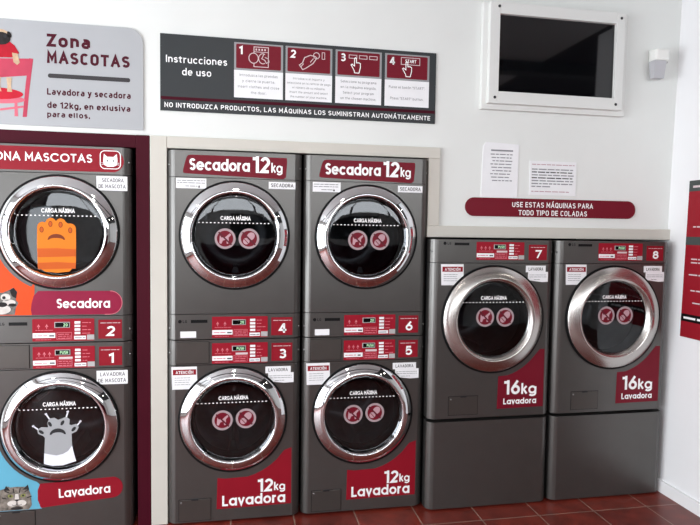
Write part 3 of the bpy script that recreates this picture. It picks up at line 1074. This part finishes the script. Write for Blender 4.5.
def washer(x, number, label, pet=False, group=None):
    t = empty('washing_machine', label, 'washing machine', (x, 0, 0), group)
    case(t, W12, FY, 0.014, 0.980)
    feet(t, W12, FY)
    cx, cz = (0.334, 0.557) if not pet else (0.346, 0.560)
    tier('front_panel', t, W12, FY, 0.012, 0.8485, hole=(cx, cz, 0.266))
    tier('control_fascia', t, W12, FY, 0.8515, 0.980)
    screws(t, W12, (0.915,))
    y1 = FY - T1 - 0.0006
    d = MB()
    d.sheet(rect(0.041, 0.210, 0.857, 0.974), FY - 0.0006, FY, 'black')
    d.bevbox(0.043, 0.208, FY - 0.003, FY, 0.859, 0.972, 0.0015, 'graphite_lid')
    d.build('detergent_drawer', t)
    control_panel(t, FY, 0.223, 0.963, 0.288, 0.108, number, 0.531, 0.641, 0.862, 0.958, True)
    if not pet:
        attention(t, 0.019, 0.147, 0.725, 0.843, FY, number)
        name_notes(t, 0.500, 0.650, 0.742, 0.832, FY, number + 9)
        red_swoosh(t, cx, cz, 0.325, 0.248, 0.642, 0.074, 0.235, 0.388, FY,
                   [('12', 0.463, 0.545, 0.153, 0.070, 'g', 0.19), ('kg', 0.550, 0.609, 0.157, 0.045, 'g', 0.17), ('Lavadora', 0.277, 0.610, 0.088, 0.057, 'g', 0.19)])
        service_cover(t, 0.056, 0.218, 0.022, 0.136, FY)
        door(t, FY, cx, cz, 0.276, 0.214, 'chrome', 0.650, 0.0, [('animal', 0.278, 0.557), ('shoe', 0.399, 0.562)])
        return t
    p = sticker('name_sticker', t, rect(0.519, 0.668, 0.766, 0.836), FY - 0.003, 'paper', 0.001)
    letters('name_print', p, [('LAVADORA', 0.536, 0.655, 0.808, 0.019, 'd', 0.13), ('DE MASCOTA', 0.527, 0.660, 0.776, 0.019, 'd', 0.13)], FY - 0.0046, 'ink')
    poly = [(0.02, 0.142), (0.255, 0.144), (0.242, 0.20), (0.246, 0.268)] + [(cx - 0.300 * math.cos(math.radians(a)), cz - 0.300 * math.sin(math.radians(a))) for a in range(68, 2, -6)] + [(0.02, 0.5)]
    sticker('picture_sticker', t, poly, FY, 'sky_blue', 0.0008)
    k = MB()
    yy = FY - 0.0014
    # tabby cat looking out over the edge
    hx, hz = 0.140, 0.203
    k.flat([(0.02, 0.145), (0.195, 0.145), (0.208, 0.165), (0.205, 0.215), (0.196, 0.245), (0.182, 0.262), (0.165, 0.262), (0.14, 0.264), (0.11, 0.262), (0.10, 0.268), (0.085, 0.258), (0.06, 0.25), (0.03, 0.235), (0.02, 0.2)], yy, 'fur_tabby')
    for px in (0.096, 0.183):
        k.flat([(px - 0.016, 0.248), (px + 0.014, 0.246), (px - 0.004 if px < 0.14 else px + 0.008, 0.272)], yy - 0.0003, 'fur_dark')
    for sx in (-1, 1):
        k.flat(ell(hx + sx * 0.029, 0.218, 0.0125, 0.008, 14, sx * 0.25), yy - 0.0006, 'eye_green')
        k.disc(hx + sx * 0.029, 0.218, 0.0052, yy - 0.0009, 'paw_ink', 10)
        k.flat(ell(hx + sx * 0.020, 0.180, 0.024, 0.015, 16), yy - 0.0006, 'fur_light')
        k.stroke([(hx + sx * 0.036, 0.236), (hx + sx * 0.055, 0.246)], 0.005, yy - 0.0006, 'fur_dark')
        k.stroke([(hx + sx * 0.046, 0.205), (hx + sx * 0.068, 0.212)], 0.005, yy - 0.0006, 'fur_dark')
        k.stroke([(hx + sx * 0.012, 0.232), (hx + sx * 0.016, 0.256)], 0.005, yy - 0.0006, 'fur_dark')
    k.flat([(hx - 0.010, 0.200), (hx + 0.010, 0.200), (hx + 0.007, 0.228), (hx - 0.007, 0.228)], yy - 0.0005, 'fur_light')
    k.flat([(hx - 0.010, 0.199), (hx + 0.010, 0.199), (hx, 0.187)], yy - 0.0009, 'fur_dark')
    k.stroke(arc(hx - 0.012, 0.178, 0.012, 0.008, 0, -150, 6), 0.0025, yy - 0.0009, 'fur_dark')
    k.stroke(arc(hx + 0.012, 0.178, 0.012, 0.008, 180, 330, 6), 0.0025, yy - 0.0009, 'fur_dark')
    k.flat(ell(hx, 0.154, 0.03, 0.007), yy - 0.0006, 'fur_dark')
    k.build('cat_picture', t)
    poly = [(0.250, 0.148), (0.603, 0.178)] + arc(0.590, 0.231, 0.050, 0.054, -80, 100, 12) + [(0.248, 0.272), (0.236, 0.24), (0.236, 0.19)]
    s = sticker('name_pill', t, poly, FY, 'red', 0.0018)
    letters('lettering', s, [('Lavadora', 0.336, 0.580, 0.193, 0.046, 'g', 0.17, 0.045)], FY - 0.0025, 'white_ink')
    service_cover(t, 0.05, 0.222, 0.02, 0.136, FY)
    glass = door(t, FY, cx, cz, 0.276, 0.214, 'chrome', 0.653, 0.0, None)
    yy = FY - 0.0165
    pw = MB()
    body = [(0.272, 0.378), (0.310, 0.366), (0.36, 0.366), (0.422, 0.384), (0.404, 0.46), (0.402, 0.525), (0.425, 0.535), (0.436, 0.556), (0.424, 0.574), (0.402, 0.568), (0.392, 0.572), (0.394, 0.598), (0.378, 0.612), (0.358, 0.604), (0.340, 0.598),
            (0.322, 0.610), (0.300, 0.606), (0.290, 0.585), (0.294, 0.562), (0.262, 0.565), (0.243, 0.552), (0.247, 0.532), (0.27, 0.52), (0.278, 0.51)]
    pw.sheet(body, yy - 0.0008, yy, 'paw_grey')
    q = yy - 0.0014
    pw.flat([(0.272, 0.378), (0.310, 0.366), (0.36, 0.366), (0.422, 0.384), (0.410, 0.432), (0.404, 0.465), (0.385, 0.438), (0.36, 0.424), (0.33, 0.418), (0.30, 0.425), (0.274, 0.432)], q, 'paw_white')
    for tx, tz, rr in ((0.302, 0.578, 0.5), (0.360, 0.582, -0.5), (0.262, 0.540, 0.9), (0.412, 0.548, -0.7)):
        pw.flat(ell(tx, tz, 0.0075, 0.014, 14, rr), q, 'paw_ink')
    pw.flat(arc(0.338, 0.523, 0.038, 0.032, 0, 180, 10) + arc(0.338, 0.525, 0.028, 0.010, 180, 0, 8), q, 'paw_ink')
    for (ax, az, bx, bz) in ((0.300, 0.604, 0.285, 0.628), (0.378, 0.61, 0.386, 0.636), (0.246, 0.555, 0.226, 0.570), (0.428, 0.566, 0.444, 0.584)):
        pw.stroke([(ax, az), (bx, bz)], 0.007, yy - 0.0004, 'paw_white')
        pw.stroke([(bx - 0.006, bz - 0.001), (bx + 0.004, bz + 0.004)], 0.008, yy - 0.0004, 'paw_white')
    pw.build('white_paw_sticker', glass)
    return t


# pet stack, then the two twelve-kilo stacks
XA, XB, XC = -0.862, 0.0, 0.698
washer(XA, 1, 'pet washing machine numbered 1 with a white paw on its glass and blue cat sticker', True)
dryer(XA, 2, 'dark grey pet dryer number 2 with orange paw sticker under ZONA MASCOTAS header', pet=True)
washer(XB, 3, 'dark grey 12kg washing machine numbered 3, on the floor below dryer 4', group='twelve kilo washers')
dryer(XB, 4, 'dark grey Secadora 12kg dryer numbered 4, stacked on washer 3 beside the wine board', group='twelve kilo dryers')
washer(XC, 5, 'dark grey 12kg washing machine numbered 5, on the floor below dryer 6', group='twelve kilo washers')
dryer(XC, 6, 'dark grey Secadora 12kg dryer numbered 6, stacked on washer 5', group='twelve kilo dryers')

W16 = 0.729


def big_washer(x, number, label):
    fy = FY
    z0 = 0.506
    t = empty('washing_machine', label, 'washing machine', (x, -0.06, z0), 'sixteen kilo washers on pedestals')
    Z = lambda z: z - z0
    H = Z(1.519)
    case(t, W16, fy, 0.016, H)
    f = MB()
    f.box(0.03, W16 - 0.03, 0.03, 0.66, 0.0, 0.016, 'black')
    f.build('plinth', t)
    cx, cz = 0.366, Z(1.076)
    tier('front_panel', t, W16, fy, 0.016, Z(1.389), hole=(cx, cz, 0.282))
    tier('control_fascia', t, W16, fy, Z(1.392), H)
    screws(t, W16, (Z(1.455),))
    brand_mark(t, 0.075, Z(1.498), fy - 0.0006)
    s = MB()
    s.box(0.13, 0.215, fy - 0.002, fy, Z(1.488), Z(1.502), 'black')
    s.build('vent_slot', t)
    control_panel(t, fy, 0.258, Z(1.508), 0.284, 0.100, number, 0.570, 0.680, Z(1.408), Z(1.495), True)
    attention(t, 0.055, 0.185, Z(1.268), Z(1.384), fy, number + 30)
    name_notes(t, 0.556, 0.692, Z(1.284), Z(1.377), fy, number + 50)
    red_swoosh(t, cx, cz, 0.335, 0.404, 0.686, Z(0.566), Z(0.752), Z(0.902), fy,
               [('16', 0.444, 0.542, Z(0.646), 0.080, 'g', 0.19), ('kg', 0.549, 0.643, Z(0.646), 0.062, 'g', 0.19), ('Lavadora', 0.442, 0.643, Z(0.590), 0.034, 'g', 0.2)], 'red_dark')
    service_cover(t, 0.117, 0.287, Z(0.542), Z(0.645), fy)
    door(t, fy, cx, cz, 0.297, 0.216, 'satin', Z(1.173), -0.004, [('animal', 0.313, Z(1.090)), ('shoe', 0.432, Z(1.089))])
    return t


def pedestal(x, label):
    t = empty('pedestal', label, 'pedestal', (x, -0.06, 0), 'pedestals under the sixteen kilo washers')
    c = MB()
    c.box(0.004, W16 - 0.004, 0.052, 0.70, 0.006, 0.505, 'dark_case')
    c.build('casing', t)
    tier('front_panel', t, W16, FY, 0.010, 0.503)
    for xx in (0.05, W16 - 0.05):
        f = MB()
        f.box(xx - 0.02, xx + 0.02, 0.02, 0.06, 0.0, 0.010, 'black')
        f.build('foot', t)
    return t


XD, XE = 1.389, 2.135
pedestal(XD, 'plain dark grey pedestal on the tiles under washing machine 7')
pedestal(XE, 'plain dark grey pedestal on the tiles under washing machine 8, against the white side wall')
big_washer(XD, 7, 'dark grey 16kg washing machine numbered 7 with brushed steel door ring, on a pedestal')
big_washer(XE, 8, 'dark grey 16kg washing machine numbered 8, on a pedestal beside the side wall')

# ------------------------------------------------------------------ things on the walls
WY = 0.02            # face of the machine wall
SY = WY - 0.008      # face of the signs
INK = SY - 0.0008

# pet zone sign
t = empty('wall_sign', 'light grey sign reading Zona MASCOTAS with a pug on a pink chair', 'sign', (-0.118, WY, 2.052))
ox, oz = -0.118, 2.052


def loc(b, ox, oy, oz):
    b.v = [(x - ox, y - oy, z - oz) for x, y, z in b.v]
    return b


b = MB()
b.sheet(rrect(-1.62, -0.118, 2.052, 2.555, 0.072, 8, 'ab'), SY, WY, 'sign_grey')
loc(b, ox, WY, oz).build('sign_panel', t)
b = MB()
text(b, 'Zona', -0.567, -0.366, 2.436, 0.062, 'd', 0.23, INK, 'ink_wine')
text(b, 'MASCOTAS', -0.567, -0.181, 2.357, 0.057, 'd', 0.225, INK, 'ink_wine')
loc(b, ox, WY, oz).build('title_lettering', t)
b = MB()
b.flat(rrect(-0.563, -0.180, 2.286, 2.307, 0.010), INK, 'ink')
loc(b, ox, WY, oz).build('divider_bar', t)
b = MB()
text(b, 'Lavadora y secadora', -0.568, -0.178, 2.204, 0.031, 'd', 0.2, INK, 'ink_wine')
text(b, 'de 12kg, en exlusiva', -0.568, -0.180, 2.140, 0.030, 'd', 0.2, INK, 'ink_wine')
text(b, 'para ellos.', -0.569, -0.371, 2.096, 0.028, 'd', 0.2, INK, 'ink_wine')
loc(b, ox, WY, oz).build('lettering', t)
b = MB()      # printed picture: pug in a red jumper standing on a pink chair
y0 = INK
mx = -0.795   # chair centre line
for sx in (-1, 1):
    X = lambda v: mx + sx * (v - mx)
    b.flat([(X(-0.628), 2.372), (X(-0.646), 2.374), (X(-0.664), 2.250), (X(-0.680), 2.090), (X(-0.661), 2.091), (X(-0.648), 2.220)], y0, 'chair_pink')
    b.flat([(X(-0.715), 2.170), (X(-0.703), 2.170), (X(-0.700), 2.092), (X(-0.716), 2.092)], y0, 'chair_rose')
b.flat([(mx - 0.155, 2.374), (mx, 2.364), (mx + 0.152, 2.372), (mx + 0.138, 2.290), (mx, 2.272), (mx - 0.138, 2.290)], y0 - 0.0003, 'chair_pink')
b.stroke([(mx - 0.12, 2.140), (mx, 2.118), (mx + 0.12, 2.140)], 0.010, y0 - 0.0001, 'chair_rose')
b.flat(ell(mx, 2.172, 0.128, 0.022), y0 - 0.0003, 'chair_rose')
b.flat(ell(mx, 2.198, 0.120, 0.028), y0 - 0.0006, 'cushion_red')
for lx in (-0.785, -0.737):   # hind legs behind the back rest
    b.flat([(lx - 0.013, 2.276), (lx + 0.012, 2.276), (lx + 0.008, 2.235), (lx + 0.013, 2.208), (lx - 0.010, 2.208), (lx - 0.008, 2.235)], y0 - 0.0009, 'fur_tan')
b.flat([(mx - 0.075, 2.365), (mx + 0.075, 2.372), (mx + 0.105, 2.395), (mx + 0.085, 2.430), (mx + 0.062, 2.448), (mx + 0.02, 2.455), (mx - 0.06, 2.45), (mx - 0.09, 2.42)], y0 - 0.0006, 'shirt_red')
b.flat([(-0.722, 2.395), (-0.698, 2.392), (-0.688, 2.350), (-0.700, 2.338), (-0.716, 2.350)], y0 - 0.0012, 'fur_tan')
b.flat(ell(-0.775, 2.468, 0.048, 0.036), y0 - 0.0010, 'fur_tan')
b.flat(ell(-0.768, 2.460, 0.040, 0.030), y0 - 0.0014, 'fur_dark')
for ex in (-0.818, -0.733):
    b.flat(ell(ex, 2.480, 0.009, 0.016, 14, 0.4 if ex > -0.77 else -0.4), y0 - 0.0014, 'fur_dark')
for ex in (-0.792, -0.752):
    b.flat(ell(ex, 2.470, 0.008, 0.008, 10), y0 - 0.0018, 'paw_ink')
loc(b, ox, WY, oz).build('pug_picture', t)

# instructions sign
ox, oz = -0.036, 2.157
t = empty('wall_sign', 'long dark grey sign headed Instrucciones de uso with four numbered wine steps', 'sign', (ox, WY, oz))
b = MB()
b.sheet(rect(-0.036, 1.424, 2.157, 2.541), SY, WY, 'sign_dark')
loc(b, ox, WY, oz).build('sign_panel', t)
b = MB()
text(b, 'Instrucciones', -0.008, 0.296, 2.399, 0.036, 'd', 0.15, INK, 'white_ink')
text(b, 'de uso', 0.071, 0.216, 2.338, 0.036, 'd', 0.15, INK, 'white_ink')
loc(b, ox, WY, oz).build('title_lettering', t)
b = MB()
text(b, 'NO INTRODUZCA PRODUCTOS, LAS MÁQUINAS LOS SUMINISTRAN AUTOMÁTICAMENTE', -0.016, 1.396, 2.174, 0.024, 'd', 0.17, INK, 'white_ink')
loc(b, ox, WY, oz).build('lettering', t)
b = MB()
b.flat(rect(-0.036, 1.424, 2.212, 2.228), INK, 'wine_board')
loc(b, ox, WY, oz).build('wine_stripe', t)


def hand_pointing(b, cx, cz, k, y, m):
    b.stroke([(cx - 0.10 * k, cz + 0.55 * k), (cx - 0.10 * k, cz - 0.1 * k), (cx - 0.32 * k, cz + 0.05 * k), (cx - 0.40 * k, cz - 0.02 * k), (cx - 0.12 * k, cz - 0.5 * k), (cx - 0.08 * k, cz - 0.68 * k), (cx + 0.30 * k, cz - 0.68 * k),
              (cx + 0.42 * k, cz - 0.20 * k), (cx + 0.42 * k, cz + 0.12 * k), (cx + 0.28 * k, cz + 0.20 * k), (cx + 0.08 * k, cz + 0.18 * k), (cx + 0.06 * k, cz + 0.55 * k), (cx - 0.02 * k, cz + 0.62 * k)], 0.0045, y, m, True)


steps = [(0.331, 0.583), (0.596, 0.844), (0.862, 1.115), (1.134, 1.385)]
body = [['Introduzca las prendas', 'y cierre la puerta.', 'Insert clothes and close', 'the door.'],
        ['Introduzca el importe y', 'seleccione en la central de pago', 'el número de su máquina.', 'Insert the amount and select', 'the number of your machine.'],
        ['Seleccione su programa', 'en la máquina elegida.', 'Select your program', 'on the chosen machine.'],
        ['Pulse el botón "START".', '', 'Press "START" button.']]
for n, (x0, x1) in enumerate(steps):
    p = MB()
    p.sheet(rect(x0, x1, 2.242, 2.523), SY - 0.0006, SY + 0.0002, 'paper')
    p.flat(rect(x0, x1, 2.382, 2.523), SY - 0.001, 'frame_grey')
    p.flat(rrect(x0 + 0.010, x1 - 0.011, 2.392, 2.515, 0.006), SY - 0.0014, 'red_dark')
    pp = loc(p, ox, WY, oz).build('step_card', t)
    y = SY - 0.002
    i = MB()
    text(i, str(n + 1), x0 + 0.026, x0 + (0.043 if n == 0 else 0.055), 2.463, 0.042, 'd', 0.2, y, 'white_ink')
    cx = x0 + 0.135
    if n == 0:
        i.stroke(rect(cx - 0.034, cx + 0.040, 2.404, 2.505), 0.004, y, 'ring_white', True)
        i.stroke([(cx - 0.034, 2.480), (cx + 0.040, 2.480)], 0.003, y, 'ring_white')
        for q in range(4):
            i.flat(rect(cx - 0.026 + 0.015 * q, cx - 0.018 + 0.015 * q, 2.487, 2.497), y, 'ring_white')
        i.disc(cx - 0.036, 2.447, 0.024, y - 0.0002, 'red_dark', 24)
        i.stroke(ell(cx - 0.036, 2.447, 0.024, 0.026), 0.004, y - 0.0004, 'ring_white', True)
        i.stroke(arc(cx + 0.012, 2.447, 0.022, 0.026, 60, 300), 0.004, y, 'ring_white')
        i.stroke([(cx + 0.018, 2.472), (cx + 0.006, 2.447), (cx + 0.022, 2.440), (cx + 0.030, 2.425), (cx + 0.044, 2.432), (cx + 0.040, 2.448), (cx + 0.022, 2.455)], 0.004, y, 'ring_white')
    elif n == 1:
        i.stroke([(cx - 0.062, 2.428), (cx - 0.045, 2.405), (cx - 0.030, 2.412), (cx + 0.010, 2.440), (cx + 0.030, 2.470), (cx + 0.020, 2.478), (cx - 0.005, 2.482), (cx - 0.035, 2.468), (cx - 0.046, 2.440)], 0.0045, y, 'ring_white', True)
        i.stroke([(cx - 0.056, 2.418), (cx - 0.040, 2.436)], 0.004, y, 'ring_white')
        i.stroke([(cx - 0.005, 2.445), (cx + 0.012, 2.466)], 0.004, y, 'ring_white')
        i.stroke(ell(cx + 0.028, 2.482, 0.016, 0.016, 18), 0.004, y, 'ring_white', True)
        i.stroke(rect(cx + 0.058, cx + 0.072, 2.466, 2.500), 0.003, y, 'ring_white', True)
    elif n == 2:
        for q in range(3):
            i.stroke(rect(cx - 0.062 + 0.056 * q, cx - 0.020 + 0.056 * q, 2.482, 2.499), 0.0035, y, 'ring_white', True)
        hand_pointing(i, cx - 0.026, 2.448, 0.062, y - 0.0003, 'white_ink')
    else:
        i.stroke(rect(cx - 0.045, cx + 0.060, 2.468, 2.505), 0.0035, y, 'ring_white', True)
        text(i, 'START', cx - 0.022, cx + 0.040, 2.478, 0.018, 'd', 0.17, y, 'white_ink')
        hand_pointing(i, cx - 0.012, 2.446, 0.062, y - 0.0003, 'white_ink')
    loc(i, ox, WY, oz).build('step_icon', pp)
    i = MB()
    nl = len(body[n])
    for r, line in enumerate(body[n]):
        if not line:
            continue
        hh = 0.0135 if nl < 5 else 0.011
        z = 2.352 - r * (0.118 / (nl - (0 if nl > 3 else 0.6))) if nl > 3 else 2.338 - r * 0.030
        wl = min(0.235, len(line) * hh * 0.66)
        c = (x0 + x1) / 2
        text(i, line, c - wl / 2, c + wl / 2, z, hh, 'd', 0.13, SY - 0.0012, 'ink_grey')
    loc(i, ox, WY, oz).build('step_text', pp)

# red pill sign
ox, oz = 2.14, 1.652
t = empty('wall_sign', 'long red pill shaped sign reading USE ESTAS MÁQUINAS PARA TODO TIPO DE COLADAS', 'sign', (ox, WY, oz))
b = MB()
b.sheet(rrect(1.615, 2.692, 1.653, 1.758, 0.052, 10), SY, WY, 'red_dark')
loc(b, ox, WY, oz).build('sign_panel', t)
b = MB()
text(b, 'USE ESTAS MÁQUINAS PARA', 1.898, 2.411, 1.708, 0.030, 'd', 0.16, INK, 'white_ink')
text(b, 'TODO TIPO DE COLADAS', 1.938, 2.374, 1.662, 0.030, 'd', 0.16, INK, 'white_ink')
loc(b, ox, WY, oz).build('lettering', t)

# papers in sleeves above it
for (x0, x1, z0, z1, lab, kind) in ((1.712, 1.930, 1.758, 2.068, 'tall white notice in a plastic sleeve above the red pill sign', 0), (2.004, 2.297, 1.781, 1.976, 'wide white notice with red lines, taped up right of the tall notice', 1)):
    t = empty('paper_notice', lab, 'notice', ((x0 + x1) / 2, WY, z0), 'paper notices')
    b = MB()
    P = rect(x0, x1, z0, z1) if kind else [(x0 - 0.004, z0), (x1, z0 + 0.004), (x1 + 0.002, z1 - 0.004), (x0 + 0.02, z1 + 0.004), (x0 + 0.003, z1 - 0.02)]
    b.sheet(P, WY - 0.004, WY - 0.0004, 'paper')
    sh = loc(b, (x0 + x1) / 2, WY, z0).build('sheet', t)
    i = MB()
    y = WY - 0.0046
    if kind == 0:
        i.flat(rect(x0 + 0.05, x1 - 0.034, z1 - 0.046, z1 - 0.037), y, 'ink_grey')
        for k in range(9):
            scribble(i, x0 + 0.048 + 0.006 * (k % 3), x1 - 0.036 - 0.006 * (k % 2), z1 - 0.066 - 0.0185 * k, 0.009, y, 'ink_grey', 1)
    else:
        scribble(i, x0 + 0.012, x1 - 0.012, z1 - 0.022, 0.008, y, 'sticker_pink', 1)
        for k in range(7):
            scribble(i, x0 + 0.012, x1 - 0.012, z1 - 0.050 - 0.0165 * k, 0.010, y, 'ink_grey' if k not in (1, 3) else 'ink', [1, .95, 1, 1, .98, 1, .45][k])
        scribble(i, x0 + 0.012, x1 - 0.03, z0 + 0.018, 0.008, y, 'sticker_pink', 1)
    loc(i, (x0 + x1) / 2, WY, z0).build('print', sh)

# television boxed in a white frame
ox, oz = 2.13, 2.25
t = empty('television', 'black flat screen set in a white screwed box frame on the wall', 'television', (ox, WY, oz))
b = MB()
fy = -0.045
b.bevbox(1.683, 2.578, -0.012, WY, 2.250, 2.835, 0.004, 'tv_frame')
# raised front frame of four boards
sx0, sx1, sz0, sz1 = 1.769, 2.484, 2.344, 2.766
ex0, ex1, ez0, ez1 = 1.712, 2.538, 2.278, 2.828
b.bevbox(ex0, sx0, fy, -0.011, ez0, ez1, 0.002, 'tv_frame')
b.bevbox(sx1, ex1, fy, -0.011, ez0, ez1, 0.002, 'tv_frame')
b.bevbox(sx0, sx1, fy, -0.011, sz1, ez1, 0.002, 'tv_frame')
b.bevbox(sx0, sx1, fy, -0.011, ez0, sz0, 0.002, 'tv_frame')
loc(b, ox, WY, oz).build('frame', t)
b = MB()
b.box(sx0 + 0.001, sx1 - 0.001, -0.024, -0.0125, sz0 + 0.001, sz1 - 0.001, 'tv_black')
loc(b, ox, WY, oz).build('screen', t)
for (sx, sz) in ((1.762, 2.804), (2.512, 2.798), (1.748, 2.309), (2.494, 2.309)):
    s = MB()
    s.lathe([(0.008, fy + 0.001), (0.008, fy - 0.002), (0.005, fy - 0.004), (0.0001, fy - 0.0045)], sx, sz, 'metal_dark', 14)
    loc(s, ox, WY, oz).build('screw', t)

# motion detector near the corner
t = empty('motion_detector', 'small white motion detector high on the wall near the corner', 'detector', (2.772, WY, 2.512))
b = MB()
b.bevbox(-0.045, 0.045, -0.09, -0.02, 0.062, 0.13, 0.012, 'plastic_white')
b.bevbox(-0.028, 0.028, -0.03, 0.0, 0.055, 0.14, 0.006, 'plastic_white')
b.build('housing', t)
b = MB()
b.mesh([(-0.047, -0.082, 0.062), (0.030, -0.082, 0.062), (0.030, -0.03, 0.062), (-0.047, -0.03, 0.062), (-0.036, -0.066, -0.035), (0.030, -0.066, -0.035), (0.030, -0.03, -0.035), (-0.036, -0.03, -0.035)],
       [(0, 1, 5, 4), (1, 2, 6, 5), (2, 3, 7, 6), (3, 0, 4, 7), (0, 3, 2, 1), (4, 5, 6, 7)], 'lens_grey')
b.build('lens', t)
b = MB()
b.bevbox(-0.03, 0.05, -0.07, -0.03, 0.052, 0.063, 0.003, 'paper_grey')
b.build('bracket', t)

# red poster on the right wall (built facing -Y, then turned to face the room)
t = empty('poster', 'red price poster with dark grey bands on the white side wall', 'poster', (2.9105, -0.142, 0.97))
t.rotation_euler = (-math.atan(0.063 / 3.02), 0, math.radians(-90))
b = MB()
PW, PH = 0.62, 0.905
b.sheet(rect(0, PW, 0, PH), -0.006, 0.0, 'poster_red')
b.flat(rect(0, PW, PH - 0.062, PH), -0.0066, 'poster_grey')
b.flat(rect(0, PW, 0.535, 0.582), -0.0066, 'poster_grey')
b.flat(rect(0.0, PW, 0.092, 0.135), -0.0066, 'black')
sheet_o = b.build('sheet', t)
b = MB()
rn = random.Random(5)
scribble(b, 0.03, PW - 0.05, PH - 0.042, 0.020, -0.0072, 'ring_white', 1, rn)
for z, x in ((0.635, 0.05), (0.45, 0.05), (0.43, 0.05), (0.36, 0.04), (0.27, 0.06), (0.20, 0.08)):
    scribble(b, x, PW - 0.1, z, 0.012, -0.0072, 'ring_white', 0.9, rn)
scribble(b, 0.02, PW - 0.03, 0.107, 0.02, -0.0072, 'white_ink', 1, rn)
b.build('print', sheet_o)
